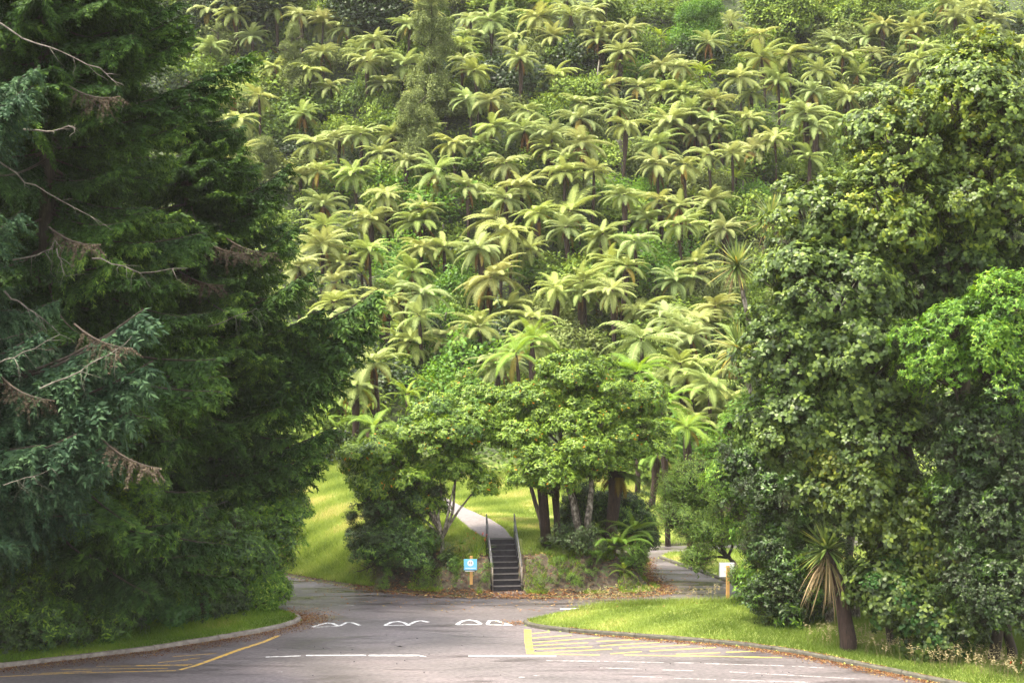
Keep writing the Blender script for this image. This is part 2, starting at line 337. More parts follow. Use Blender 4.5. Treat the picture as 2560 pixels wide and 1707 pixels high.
# white limit line broken in the middle
for a_, b_, ww in (((664, 1641), (752, 1638), .09), ((765, 1637), (915, 1636.5), .13), ((922, 1637), (1050, 1637), .17), ((1172, 1638), (1390, 1638.5), .17)):
    stripe('painted_line', [G(*a_), G(a_[0] * .5 + b_[0] * .5, a_[1] * .5 + b_[1] * .5), G(*b_)], ww, M['whitepaint'])
stripe('painted_line', [G(1045, 1637), G(1066, 1640)], [.16, .03], M['whitepaint'])
# worn white arrow-head markings of the speed hump: outlined triangles
def pg(name, pix, mat, z=.004):
    g = Geo(); g.add([G(*p) + Vector((0, 0, z)) for p in pix], [tuple(range(len(pix) - 1, -1, -1))]); return g.build(name, mat, road)
stripe('hump_marking', [G(*p) for p in ((780, 1566), (800, 1560), (818, 1556), (832, 1557), (846, 1564))], .12, M['whitepaint'])
stripe('hump_marking', [G(*p) for p in ((780, 1567), (848, 1564))], .06, M['whitepaint'], .008)
stripe('hump_marking', [G(*p) for p in ((850, 1563), (866, 1555), (880, 1555), (900, 1562))], .11, M['whitepaint'])
stripe('hump_marking', [G(*p) for p in ((962, 1562), (978, 1554), (995, 1552), (1010, 1555), (1022, 1562))], .13, M['whitepaint'])
stripe('hump_marking', [G(*p) for p in ((962, 1562.5), (1026, 1562))], .06, M['whitepaint'], .008)
stripe('hump_marking', [G(*p) for p in ((1022, 1560), (1040, 1552), (1052, 1550), (1072, 1554))], .12, M['whitepaint'])
stripe('hump_marking', [G(*p) for p in ((1141, 1560), (1156, 1551), (1172, 1548.5), (1190, 1551), (1202, 1558))], .14, M['whitepaint'])
stripe('hump_marking', [G(*p) for p in ((1141, 1560.5), (1204, 1560))], .09, M['whitepaint'], .008)
stripe('hump_marking', [G(*p) for p in ((1218, 1559), (1224, 1550), (1240, 1550), (1262, 1557), (1279, 1562))], .13, M['whitepaint'])
stripe('hump_marking', [G(*p) for p in ((1216, 1560.5), (1276, 1561.5))], .09, M['whitepaint'], .008)
stripe('painted_line', [G(1262, 1556), G(1286, 1558)], .06, M['thinwhite'])
stripe('painted_line', [G(843, 1513.5), G(866, 1512), G(888, 1513)], .07, M['thinwhite'])
stripe('painted_line', [G(1400, 1521.5), G(1440, 1520), G(1480, 1516)], .16, M['whitepaint'])
# yellow hatch, right
stripe('painted_line', [G(1319, 1572), G(1320, 1600), G(1326, 1633)], .24, M['paleyellow'])
for a_, b_ in (((1326, 1583), (1375, 1578)), ((1326, 1594), (1430, 1586)), ((1328, 1605), (1500, 1592)), ((1326, 1613), (1470, 1605)), ((1492, 1602), (1600, 1597)),
               ((1328, 1622), (1480, 1615)), ((1500, 1613), (1650, 1604)), ((1332, 1631), (1530, 1621)), ((1548, 1619), (1725, 1610)), ((1526, 1633), (1604, 1627)),
               ((1624, 1626), (1790, 1617)), ((1690, 1634), (1800, 1630)), ((1815, 1629), (1890, 1626)), ((1335, 1633), (1500, 1636)), ((1560, 1636), (1900, 1641)), ((1860, 1642), (1955, 1642))):
    stripe('painted_line', [G(*a_), G(*b_)], .075, M['paleyellow'])
# yellow hatch, left
stripe('painted_line', [G(*p) for p in ((697, 1587), (660, 1603), (600, 1622), (540, 1644), (490, 1662), (450, 1673))], [.16, .17, .18, .17, .15, .13], M['yellowpaint'])
stripe('painted_line', [G(*p) for p in ((440, 1675), (300, 1678), (160, 1682), (0, 1690))], .06, M['yellowpaint'])
for a_, b_ in (((452, 1648), (500, 1643)), ((395, 1655), (470, 1648)), ((340, 1662), (480, 1660)), ((240, 1664), (470, 1662)), ((150, 1672), (420, 1669)), ((430, 1640), (540, 1632)), ((80, 1683), (230, 1676))):
    stripe('painted_line', [G(*a_), G(*b_)], .05, M['yellowpaint'])
# worn thin white parking lines, right front
for a_, b_ in (((1366, 1650), (1500, 1651.5)), ((1510, 1651.5), (1660, 1655)), ((1685, 1655), (1735, 1656)), ((1760, 1657), (1960, 1663)), ((1500, 1668), (1605, 1671)), ((1654, 1673), (1735, 1675)),
               ((1824, 1678), (1870, 1680)), ((1880, 1681), (2150, 1696)), ((1580, 1689), (1655, 1692)), ((1685, 1694), (1790, 1697)), ((1810, 1698), (2020, 1704)), ((1980, 1664), (2060, 1668)),
               ((1296, 1692), (1312, 1691)), ((1333, 1687), (1350, 1688)), ((694, 1678), (706, 1678))):
    stripe('parking_line', [G(*a_), G(*b_)], .055, M['thinwhite'])
# tyre marks on the hump
def arc(px, py, rx, ry, a0, a1, wd):
    pts = [G(px + rx * math.cos(math.radians(a0 + (a1 - a0) * i / 20)), py + ry * math.sin(math.radians(a0 + (a1 - a0) * i / 20))) for i in range(21)]
    stripe('tyre_mark', pts, wd, M['tyremark'], .002)
arc(920, 1612, 112, 18, 70, 285, .16); arc(1072, 1606, 90, 14, 130, 330, .14); arc(1130, 1625, 150, 22, 200, 285, .15)

# kerbs: cast lengths with open joints
def kerb(name, label, pts, mat, hgt=.14, wd=.16, seg=2.4):
    root = link(name, None, None, (pts[0][0], pts[0][1], 0)); tagk(root, label, kind='structure')
    pts = [Vector((p[0], p[1], 0)) for p in pts]
    # resample
    cum = [0]
    for i in range(len(pts) - 1): cum.append(cum[-1] + (pts[i + 1] - pts[i]).length)
    def at(s):
        s = min(max(s, 0), cum[-1])
        for i in range(len(pts) - 1):
            if s <= cum[i + 1] or i == len(pts) - 2:
                return pts[i].lerp(pts[i + 1], (s - cum[i]) / (cum[i + 1] - cum[i]))
    def tan(s):
        d = at(s + .4) - at(s - .4); d.normalize(); return d
    s = 0
    while s < cum[-1] - .2:
        e = min(s + seg, cum[-1]); k = 7; vv = []; dz = R_.uniform(-.008, .008)
        for i in range(k):
            q = s + .008 + (e - s - .016) * i / (k - 1); p = at(q); d = tan(q); nn = Vector((-d.y, d.x, 0))
            jit = R_.uniform(-.006, .006)
            prof = ((0, -.04), (.012, hgt * .72 + dz), (.045, hgt + dz + jit), (wd, hgt + dz + jit), (wd, -.04))
            for (o_, z_) in prof: vv.append(p + nn * (o_ - .02) + Vector((0, 0, z_)) - Vector((root.location.x, root.location.y, 0)))
        ff = []
        for i in range(k - 1):
            for j in range(4): ff.append((i * 5 + j, i * 5 + j + 1, i * 5 + j + 6, i * 5 + j + 5))
        ff.append((0, 1, 2, 3, 4)); o5 = (k - 1) * 5; ff.append((o5 + 4, o5 + 3, o5 + 2, o5 + 1, o5))
        gg = Geo(); gg.add(vv, ff); gg.build('kerb_stone', mat, root)
        s = e
kerb('left_kerb', 'pale concrete kerb along the left grass verge', VERGE[1:11][::1], M['concrete'], .15, .17)
kerb('right_kerb', 'dark mossy concrete kerb round the grass island', [ISLAND[0]] + ISLAND[1:13], M['darkkerb'], .14, .17)
kerb('side_road_kerb', 'low dark kerb along the far side road', [SIDE[i] for i in (0, 1, 2, 3, 4, 5)], M['darkkerb'], .12, .15)

# ---------------------------------------------------------------- path and stairs
g = Geo(); cl = [(-.50, 59.9), (-.75, 60.8), (-1.15, 62.3), (-1.6, 64), (-2.5, 68), (-3.8, 72), (-5.4, 76)]
vv = []
for i in range(37):
    t = i / 36 * (len(cl) - 1); k = min(int(t), len(cl) - 2); f = t - k
    x = cl[k][0] * (1 - f) + cl[k + 1][0] * f; y = cl[k][1] * (1 - f) + cl[k + 1][1] * f
    for sx in [q_ * float(np.interp(y, [59.9, 62], [.54, .74])) for q_ in (-1, -.4, .4, 1)]:
        z = max(th(x + sx, y), th(x + sx + .15, y), th(x + sx - .15, y)) + .04
        if y < 60.4: z = 1.80 + .01
        vv.append((x + sx, y, z))
g.add(vv, [(4 * i + j, 4 * i + j + 1, 4 * i + j + 5, 4 * i + j + 4) for i in range(36) for j in range(3)])
tagk(g.build('footpath', M['path'], smooth=True), 'grey gravel footpath climbing the lawn from the stair head', kind='structure')
stair = thing('staircase', 'narrow dark concrete steps with metal handrails up the bank to the footpath', 'stairs', ST_A)
tdir = (ST_B - ST_A); tdir.z = 0; TL = tdir.length; tdir.normalize(); snn = Vector((-tdir.y, tdir.x, 0)); srz = math.atan2(tdir.y, tdir.x) - PI / 2
for i in range(NST):
    g = Geo(); dep = TL / NST; c = tdir * (dep * (i + .5) + .0)
    top = RISE * (i + 1)
    if i == NST - 1: c = tdir * (dep * (i + .5))
    g.box((c.x, c.y, top - .15), (1.16, dep + .02, .30), srz)
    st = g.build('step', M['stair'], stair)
    g = Geo(); e = tdir * (dep * i - .008)
    n1 = 8
    for k in range(n1):
        if R_.random() < .06: continue
        u = -.5 + (k + .5) / n1
        q = e - snn * u * 1.1
        g.box((q.x, q.y, top - .006), (1.1 / n1 + .001, .05, .014 + R_.uniform(0, .006)), srz)
    g.build('step_edge', M['tread'], st)
for s_ in (1, -1):   # low side kerbs of the stair flight
    g = Geo(); a_ = snn * s_ * .62; b_ = a_ + tdir * TL
    for k in range(6):
        p = a_.lerp(b_, (k + .5) / 6); z = (k + .5) / 6 * 1.8
        g.box((p.x, p.y, z - .1), (.09, TL / 6 + .01, .42), srz, tilt=(math.atan2(1.8, TL) * .0, 0))
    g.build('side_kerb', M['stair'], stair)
for s_ in (1, -1):
    g = Geo(); o_ = snn * s_ * .60
    b0 = o_ + tdir * -.10; 
    posts = [(-.10, 0), (.42, .15), (1.75, 1.15), (2.25, 1.5), (2.75, 1.80)]
    hgt = 1.02
    top0 = Vector((b0.x, b0.y, hgt)); e = o_ + tdir * 2.75; top1 = Vector((e.x, e.y, 1.80 + 1.02))
    for k, (d, z) in enumerate(posts):
        p = o_ + tdir * d; tt = (d + .10) / 2.85; zt = top0.z + (top1.z - top0.z) * tt
        gp = Geo(); gp.tube([(p.x, p.y, z - .1), (p.x, p.y, zt)], .021, 8); gp.build('rail_post', M['railpost'] if k < 2 else M['rail'], stair, smooth=True)
    g.tube([top0, top0.lerp(top1, .5), top1], .027, 8)
    g.tube([top0 + Vector((0, 0, -.45)), top1 + Vector((0, 0, -.45))], .018, 8)
    g.build('handrail', M['rail'], stair, smooth=True)

# ---------------------------------------------------------------- signs
def disc(c, r, z, nseg=24, m=0, sy=1):
    g = Geo(); return [(c[0] + r * math.cos(2 * PI * k / nseg), z, c[1] + r * sy * math.sin(2 * PI * k / nseg)) for k in range(nseg)]
sp0 = Vector(((1178 - 1280) / FOC * 57.0, 57.0, 0)); zb = th(sp0.x, sp0.y)
sg = thing('blue_sign', 'small pale blue sign with white disc on orange timber post beside the stairs', 'sign', (sp0.x, sp0.y, 0))
g = Geo(); g.box((0, 0, .72), (.12, .09, 1.5), taper=.96); g.build('post', M['post'], sg)
g = Geo(); g.box((-.03, -.065, 1.14), (.53, .025, .44)); brd = g.build('sign_board', M['blue'], sg)
g = Geo(); g.box((-.03, -.062, .882), (.50, .02, .04), m=0); g.build('sign_strip', M['black'], sg)
g = Geo(); g.box((-.10, -.075, .878), (.30, .01, .022)); g.box((.08, -.075, .880), (.1, .01, .016)); g.build('sign_strip_paint', M['white'], sg)
g = Geo(); d = disc((-.03, 1.20), .125, -.0825); g.add(d, [tuple(range(24))]); g.build('disc', M['white'], brd)
g = Geo()
for cx, cz, r in ((-.062, 1.228, .020), (.006, 1.228, .020), (-.086, 1.178, .021), (.026, 1.178, .021)):
    g.add(disc((cx, cz), r, -.086, 12), [tuple(range(12))])
vv = []
for k in range(9):
    t = -1 + 2 * k / 8; x = -.03 + t * .05; z = 1.205 + .02 * t * t
    vv += [(x, -.086, z - .006), (x, -.086, z + .006)]
g.add(vv, [(2 * k, 2 * k + 2, 2 * k + 3, 2 * k + 1) for k in range(8)])
g.build('emblem', M['black'], brd)
g = Geo(); x = -.24            # the white line of small lettering, too small to read in the photograph
for wl in (.075, .11, .145, .05):
    k = 0
    while k < wl - .01:
        lw = R_.choice((.009, .012, .014)); g.box((x + k + lw / 2, -.080, .992), (lw, .004, R_.choice((.034, .044, .044)))); k += lw + .004
    x += wl + .014
g.build('lettering', M['white'], brd)
s2 = Vector(((1819.5 - 1280) / FOC * 54.6, 54.6, 0)); 
sg2 = thing('white_sign', 'back of small white sign on orange timber post under the right bushes', 'sign', (s2.x, s2.y, .1), R_.uniform(-.05, .05))
g = Geo(); g.box((0, 0, .62), (.13, .09, 1.5), taper=.97); g.build('post', M['post'], sg2)
g = Geo(); g.box((-.03, .06, 1.20), (.60, .022, .55)); bb = g.build('sign_board', M['white'], sg2)
g = Geo(); g.box((-.03, .055, .918), (.60, .03, .018)); g.box((-.335, .055, 1.19), (.016, .03, .56)); g.build('board_frame', M['rail'], bb)

# ---------------------------------------------------------------- leaves
def nrmz(v): return v / np.maximum(np.linalg.norm(v, axis=-1, keepdims=True), 1e-9)
def leaf_geo(base, d, up, L, W, droop=.15, fold=.12, hi=True):
    N = len(base); d = nrmz(d); s = nrmz(np.cross(d, up)); u = np.cross(s, d)
    L = np.broadcast_to(L, (N,))[:, None]; W = np.broadcast_to(W, (N,))[:, None]
    if hi:
        tv = [(0, 0), (.3, .5), (.3, -.5), (.72, .38), (.72, -.38), (1, 0)]
        T = np.array([[0, 2, 1], [1, 2, 4], [1, 4, 3], [3, 4, 5]])
    else:
        tv = [(0, 0), (.45, .5), (.45, -.5), (1, 0)]
        T = np.array([[0, 2, 1], [1, 2, 3]])
    vs_ = [base + d * L * t + s * W * q + u * (abs(q) * W * fold * 2 - L * droop * t * t) for t, q in tv]
    V = np.stack(vs_, 1).reshape(-1, 3); k = len(tv)
    F = (np.arange(N)[:, None, None] * k + T[None]).reshape(-1, 3)
    return V, F, k
def rand_dirs(N):
    v = rng.normal(size=(N, 3)); return nrmz(v)
def cluster(name, mat, K=34, R=.9, nper=9, L=.16, W=.08, flat=.55, hi=True, droop=.2, whorl=True, tint_hi=None, spread=1.0, lengthvar=.35):
    """a leafy branch end about 2R across: shoots from the origin region, leaves in whorls toward the tips; local +Z is outward"""
    a = rng.uniform(0, 2 * PI, K); r = R * np.sqrt(rng.uniform(0.02, 1, K))
    z = R * flat * (1 - (r / R) ** 2) + rng.uniform(-.30, .12, K) * R
    tips = np.stack([r * np.cos(a), r * np.sin(a), z], 1)
    root = np.stack([r * np.cos(a) * .3, r * np.sin(a) * .3, z * .1 - R * .55], 1)
    sd = nrmz(tips - root + rng.normal(size=(K, 3)) * .12)
    base, dd, up, tt = [], [], [], []
    for j in range(nper):
        back = (j // 4) * L * .55 * np.ones(K) if whorl else rng.uniform(0, R * .5, K)
        ang = j * 2.4 + rng.uniform(0, .9, K)
        ref = np.tile([0, 0, 1.0], (K, 1)); e1 = nrmz(np.cross(sd, ref) + 1e-4); e2 = np.cross(sd, e1)
        rad = e1 * np.cos(ang)[:, None] + e2 * np.sin(ang)[:, None]
        el = (.35 if j < 4 else .05) + rng.uniform(-.2, .25, K)
        base.append(tips - sd * back[:, None]); dd.append(rad * spread + sd * el[:, None] + np.array([0, 0, -droop * .3]))
        up.append(sd + rng.normal(size=(K, 3)) * .25)
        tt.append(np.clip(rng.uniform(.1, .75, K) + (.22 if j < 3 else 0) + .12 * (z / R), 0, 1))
    base = np.concatenate(base); dd = np.concatenate(dd); up = np.concatenate(up); tt = np.concatenate(tt)
    N = len(base); LL = L * rng.uniform(1 - lengthvar, 1 + lengthvar * .6, N)
    if tint_hi is not None:
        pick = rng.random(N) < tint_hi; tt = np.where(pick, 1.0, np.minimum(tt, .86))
    V, F, k = leaf_geo(base, dd, up, LL, LL * W / L, droop, .15, hi)
    tn = np.repeat(tt, k)
    # twigs: thin three-sided sticks
    ws = .010 + .004 * R; tv = []; tf = []
    for i in range(K):
        p, q = root[i], tips[i]; s = np.array([ws, 0, 0]); s2_ = np.array([0, ws, 0]); b = len(V) + len(tv)
        tv += [p + s, p - s, p + s2_, q]; tf += [[b, b + 1, b + 3], [b + 1, b + 2, b + 3], [b + 2, b, b + 3]]
    midx = np.concatenate([np.zeros(len(F), int), np.ones(len(tf), int)])
    V = np.concatenate([V, np.array(tv)]); F = np.concatenate([F, np.array(tf)]); tn = np.concatenate([tn, np.zeros(len(tv))])
    return np_mesh(name, V, F, [mat, M['bark']], tn, midx)

CL = {}
for key, mat, kw in (('laurel', 'laurel', dict(K=30, R=.62, nper=9, L=.17, W=.055, droop=.25)),
                     ('ivy', 'ivy', dict(K=45, R=.6, nper=5, L=.13, W=.12, flat=.35, droop=.1, whorl=False)),
                     ('bigleaf', 'bigleaf', dict(K=30, R=.85, nper=9, L=.19, W=.115, droop=.2)),
                     ('yellowleaf', 'yellowleaf', dict(K=34, R=.8, nper=8, L=.17, W=.11, droop=.25, whorl=False)),
                     ('limeleaf', 'limeleaf', dict(K=46, R=.7, nper=8, L=.13, W=.05, droop=.15)),
                     ('darkleaf', 'darkleaf', dict(K=40, R=.75, nper=9, L=.12, W=.06, droop=.15)),
                     ('umbrella', 'umbrella', dict(K=34, R=.75, nper=10, L=.19, W=.075, droop=.3, flat=.45, tint_hi=.010)),
                     ('smallleaf', 'limeleaf', dict(K=60, R=.8, nper=7, L=.085, W=.045, droop=.1, whorl=False, hi=False)),
                     ('smalldark', 'darkleaf', dict(K=70, R=.7, nper=7, L=.085, W=.045, droop=.1, whorl=False, hi=False))):
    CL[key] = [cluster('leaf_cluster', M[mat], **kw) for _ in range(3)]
# yellow young leaves, commoner towards the top, for the right-hand tree
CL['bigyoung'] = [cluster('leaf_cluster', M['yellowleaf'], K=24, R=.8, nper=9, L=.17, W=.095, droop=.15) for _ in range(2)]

def orient(nv, spin):
    """rotation taking local Z to nv with a spin"""
    q = Vector(nv).normalized().to_track_quat('Z', 'Y')
    return (q.to_matrix().to_4x4() @ Matrix.Rotation(spin, 4, 'Z')).to_euler()

def lobe_tree(name, label, cat, base, lobes, keys, trunk_r=.18, bark='bark', csc=1.0, group=None, trunk=True, upb=.5, back=.35, name2='leaf_cluster', color=None, nmax=280, trunk_to=None, branchy=6, drop=0):
    """lobes: (centre, (rx,ry,rz), n)"""
    base = Vector(base); root = thing(name, label, cat, base, 0, group)
    if trunk:
        cs = [Vector(l[0]) for l in lobes]; mean = sum(cs, Vector()) / len(cs)
        fork = Vector(trunk_to) if trunk_to else base.lerp(mean, .55)
        g = Geo(); pts = wob(base - Vector((0, 0, .3)), fork, 5, .03)
        g.tube([p - base for p in pts], [trunk_r * (1.25 - .6 * i / 5) for i in range(6)], 9, bump=.18)
        g.build('trunk', M[bark], root, smooth=True)
        for l in lobes:
            c = Vector(l[0]); g = Geo(); c2 = c - Vector((0, 0, l[1][2] * .3))
            pts = wob(fork - Vector((0, 0, .15)), c2, 4, .06)
            g.tube([p - base for p in pts], [trunk_r * (.62 - .42 * i / 4) for i in range(5)], 6)
            for k in range(branchy):
                dv = Vector((R_.gauss(0, 1), R_.gauss(-.3, 1), R_.gauss(.5, .8))).normalized()
                e = c + Vector((dv.x * l[1][0], dv.y * l[1][1], dv.z * l[1][2])) * .85
                st = pts[3].lerp(pts[4], R_.random()); pp = wob(st, e, 4, .07)
                g.tube([p - base for p in pp], [trunk_r * (.26 - .2 * i / 4) for i in range(5)], 5)
            g.build('limb', M[bark], root, smooth=True)
    tot = sum(l[2] for l in lobes); f = min(1, nmax / tot); cnt = 0
    for (c, rad, nn_) in lobes:
        c = Vector(c); k = 0; want = int(nn_ * f); tries = 0
        while k < want and tries < want * 12:
            tries += 1
            v = Vector((R_.gauss(0, 1), R_.gauss(0, 1), R_.gauss(0, 1))).normalized()
            if v.y > .25 and R_.random() > back: continue
            if v.z < -.5 and R_.random() > .5: continue
            rr = (R_.uniform(.7, 1.03) if R_.random() < .8 else R_.uniform(1.03, 1.38)) if R_.random() < .82 else R_.uniform(.35, .7)
            p = c + Vector((v.x * rad[0], v.y * rad[1], v.z * rad[2])) * rr
            gz = .3
            if p.z < base.z + gz: p.z = base.z + R_.uniform(gz, gz + .8)
            nv = Vector((v.x / rad[0], v.y / rad[1], v.z / rad[2])).normalized() * (1 - upb) + Vector((0, 0, upb)) - Vector((0, 0, drop))
            key = keys[min(int(R_.random() * len(keys)), len(keys) - 1)]
            if callable(key): key = key(p)
            me = R_.choice(CL[key])
            s = csc * R_.uniform(.7, 1.2) * (.75 if rr > 1.05 else 1)
            o = link(name2, me, root, p - base, orient(nv, R_.uniform(0, 6.28)), (s, s, s * R_.uniform(.8, 1.15)))
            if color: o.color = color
            k += 1
    return root

# ---------------------------------------------------------------- conifer boughs
def bough_mesh(Lb, mat, dens=1.0, hang=.5, tw=.25):
    """a conifer bough along +X, length Lb: woody axis, side branchlets and hanging twigs of needles"""
    B, D, LL, TT = [], [], [], []; wood = Geo()
    def ax(s): return np.array([Lb * s, 0, Lb * (-.20 * s + .24 * s * s) + 0])
    wood.tube([ax(i / 6) for i in range(7)], [.055 * (Lb / 6) * (1 - i / 6.6) + .006 for i in range(7)], 5)
    nb = int(13 * Lb * dens / 2)
    for side in (1, -1):
        for k in range(nb):
            s = .10 + .88 * (k + R_.random() * .9) / nb
            l = (Lb * .30 * (1 - s) ** .55 + .22) * R_.uniform(.55, 1.15) * min(1, .35 + s * 2.2)
            p0 = ax(s); an = R_.uniform(.55, 1.05); dz = -R_.uniform(.05, hang)
            d = np.array([math.cos(an), side * math.sin(an), dz]); d /= np.linalg.norm(d)
            nt_ = max(3, int(l / .062))
            for j in range(nt_):
                t = (j + .5) / nt_; q = p0 + d * l * t + np.array([0, 0, -hang * .35 * l * t * t])
                for sg_ in (1, -1, 0):
                    if sg_ == 0:
                        dd = d * .35 + np.array([0, 0, -.9]) if R_.random() < hang else d + np.array([0, 0, .25])
                    else:
                        pv = np.array([-d[1], d[0], 0]) * sg_
                        dd = pv * .8 + d * .65 + np.array([0, 0, R_.uniform(-.35, .18)])
                    B.append(q); D.append(dd + np.array([R_.gauss(0, .15), R_.gauss(0, .15), R_.gauss(0, .15)]))
                    LL.append(tw * R_.uniform(.6, 1.25) * (1 - .35 * t)); TT.append(min(1, max(0, .18 + .45 * t * s + R_.uniform(0, .38))))
    # tip leader
    for j in range(14):
        q = ax(.86 + .14 * j / 14); B.append(q); D.append(np.array([1, R_.uniform(-.9, .9), R_.uniform(-.2, .4)])); LL.append(tw); TT.append(.75)
    B = np.array(B); D = np.array(D); LL = np.array(LL); TT = np.array(TT)
    V, F, k = leaf_geo(B, D, np.tile([0, 0, 1.0], (len(B), 1)) + rng.normal(size=(len(B), 3)) * .5, LL, LL * .36, .12, .1, False)
    wv = np.array(wood.v); b = len(V); tf = []
    for f in wood.f:
        for i in range(1, len(f) - 1): tf.append((b + f[0], b + f[i], b + f[i + 1]))
    midx = np.concatenate([np.zeros(len(F), int), np.ones(len(tf), int)])
    return np_mesh('bough', np.concatenate([V, wv]), np.concatenate([F, np.array(tf)]), [mat, M['bark']],
                   np.concatenate([np.repeat(TT, k), np.zeros(len(wv))]), midx)
BO = {'con': [bough_mesh(6.0, M['conifer'], 1.0, .55) for _ in range(3)] + [bough_mesh(3.6, M['conifer'], 1.25, .45) for _ in range(2)],
      'spr': [bough_mesh(5.0, M['spruce'], 1.2, .6, .2) for _ in range(3)]}

def conifer(name, label, x, y, ztop, zlow, reach, n, kind='con', trunk_r=.45, azc=None, azs=PI, dips=(0.05, .30), zbase=None, nm='conifer'):
    """reach(z) gives the bough length at height z"""
    zb = th(x, y) if zbase is None else zbase
    root = thing(name, label, 'conifer', (x, y, zb))
    g = Geo(); H_ = ztop - zb
    g.tube([(0, 0, -.3), (.05, 0, H_ * .3), (-.05, .05, H_ * .65), (0, 0, H_)], [trunk_r * 1.2, trunk_r * .85, trunk_r * .5, .05], 10, bump=.1)
    g.build('trunk', M['bark'], root, smooth=True)
    for i in range(n):
        z = zlow + (ztop - .4 - zlow) * ((i + R_.random()) / n)
        az = (azc + R_.uniform(-azs, azs)) if azc is not None else R_.uniform(0, 2 * PI)
        L_ = reach(z) * R_.uniform(.72, 1.08)
        pool = BO[kind]
        if kind == 'con': me, bl = (R_.choice(pool[:3]), 6.0) if L_ > 3.6 else (R_.choice(pool[3:]), 3.6)
        else: me, bl = R_.choice(pool), 5.0
        s = L_ / bl; ty = R_.uniform(*dips) * (1 if L_ > 3 else .3)
        o = link('bough', me, root, (0, 0, z - zb), (R_.uniform(-.55, .55), ty + R_.gauss(0, .12), az), (s, s * R_.uniform(1.0, 1.4), s * R_.uniform(.9, 1.6)))
    return root

def ip(pts): 
    a = [p[0] for p in pts]; b = [p[1] for p in pts]
    return lambda z: float(np.interp(z, a, b))
A1 = conifer('conifer', 'huge dark green conifer filling the upper left corner, its top out of view', -15.6, 47.0, 27, 4.0,
             ip([(4, 6.3), (8, 6.4), (13, 5.2), (18, 4.6), (21, 4.5), (24, 4.5), (27, 3)]), 260)
A2 = conifer('conifer', 'broad dark conifer reaching furthest over the lawn behind the left one', -12.8, 55.5, 20.5, 3.8,
             ip([(3.8, 4.8), (6, 4.9), (9, 5.0), (11.6, 5.0), (13, 4.3), (16, 3.3), (18.5, 2.2), (20.5, .8)]), 290)
A3 = conifer('conifer', 'dark conifer mostly hidden behind the two larger ones on the left', -19.5, 56, 29, 5, ip([(5, 6.5), (20, 5.5), (29, 2)]), 150)
C1 = conifer('conifer', 'blue-green spruce drooping in from the left edge above the laurels', -18.3, 42.6, 13.5, 5.2,
             ip([(4, 4.4), (6, 5.6), (9, 5.8), (11, 4.4), (13.5, 1.5)]), 110, 'spr', .3, azc=-.1, azs=1.7, dips=(.05, .35))
def add_bough(root, tip, dz=.6, wid=1.3, n=3, kind='con'):
    b = Vector(root.location); tip = Vector(tip)
    for k in range(n):
        tp = tip + Vector((R_.gauss(0, .15), R_.gauss(0, .5), R_.gauss(0, .3))) * (k > 0) - Vector((.5 * k, 0, .45 * k))
        st = Vector((b.x, b.y, tp.z - dz * (1 - .3 * k))); d = tp - st; L_ = d.length
        az = math.atan2(d.y, d.x); pt = -math.atan2(d.z, math.hypot(d.x, d.y)) - .03
        me = R_.choice(BO[kind][:3]); s = L_ / (6.0 if kind == 'con' else 5.0)
        link('bough', me, root, st - b, (R_.uniform(-.3, .3), pt, az), (s, s * wid * .8, s * wid))
for tip, dz in (((640, 168), 1.6), ((575, 245), .9), ((480, 330), .3), ((458, 25), .8), ((478, 85), .8), ((470, 60), .7), ((485, 115), .8), ((450, 140), .6), ((440, -30), .8)): add_bough(A1, P(*tip, 45.5), dz, n=1, wid=.9)
for tip, dz in (((735, 430), 1.4), ((700, 520), 1.0), ((748, 590), 1.2), ((790, 705), 1.3), ((962, 762), 2.0), ((915, 850), 1.4), ((870, 930), .9), ((800, 1010), .4), ((838, 1100), .8), ((800, 1190), .4), ((620, 380), 1.3), ((820, 800), 1.4)): add_bough(A2, P(*tip, 53.5), dz, n=2)
for tip, dz in (((375, 830), 1.8), ((300, 880), 1.2), ((390, 960), 1.2), ((330, 1080), .8), ((280, 1180), .2), ((110, 860), .8), ((90, 250), .6), ((60, 560), .8), ((100, 200), .5)): add_bough(C1, P(*tip, 40.5), dz, n=2, kind='spr')
DB = [bough_mesh(4.0, M['deadtwig'], .35, .8, .17), bough_mesh(4.0, M['deadtwig'], .45, .9, .14)]
for me in DB: me.name = 'dead_bough'
for rt, tip in ((A1, (250, 620)), (A1, (300, 250)), (C1, (330, 880)), (C1, (130, 1010)), (C1, (400, 1180)), (A2, (560, 720)), (A2, (620, 640)), (A2, (550, 1000)), (A2, (690, 640))):
    Yd = {A1: 41.6, A2: 50.4, C1: 37.6}[rt]; b = Vector(rt.location); tp = P(*tip, Yd); tp = P(*tip, Yd + .7); st = Vector((tp.x - 2.2, tp.y + 2.0, tp.z + .8)); d = tp - st
    sc_ = d.length / 4.0; link('dead_bough', R_.choice(DB), rt, st - b, (R_.uniform(-.5, .5), -math.atan2(d.z, math.hypot(d.x, d.y)), math.atan2(d.y, d.x)), sc_)
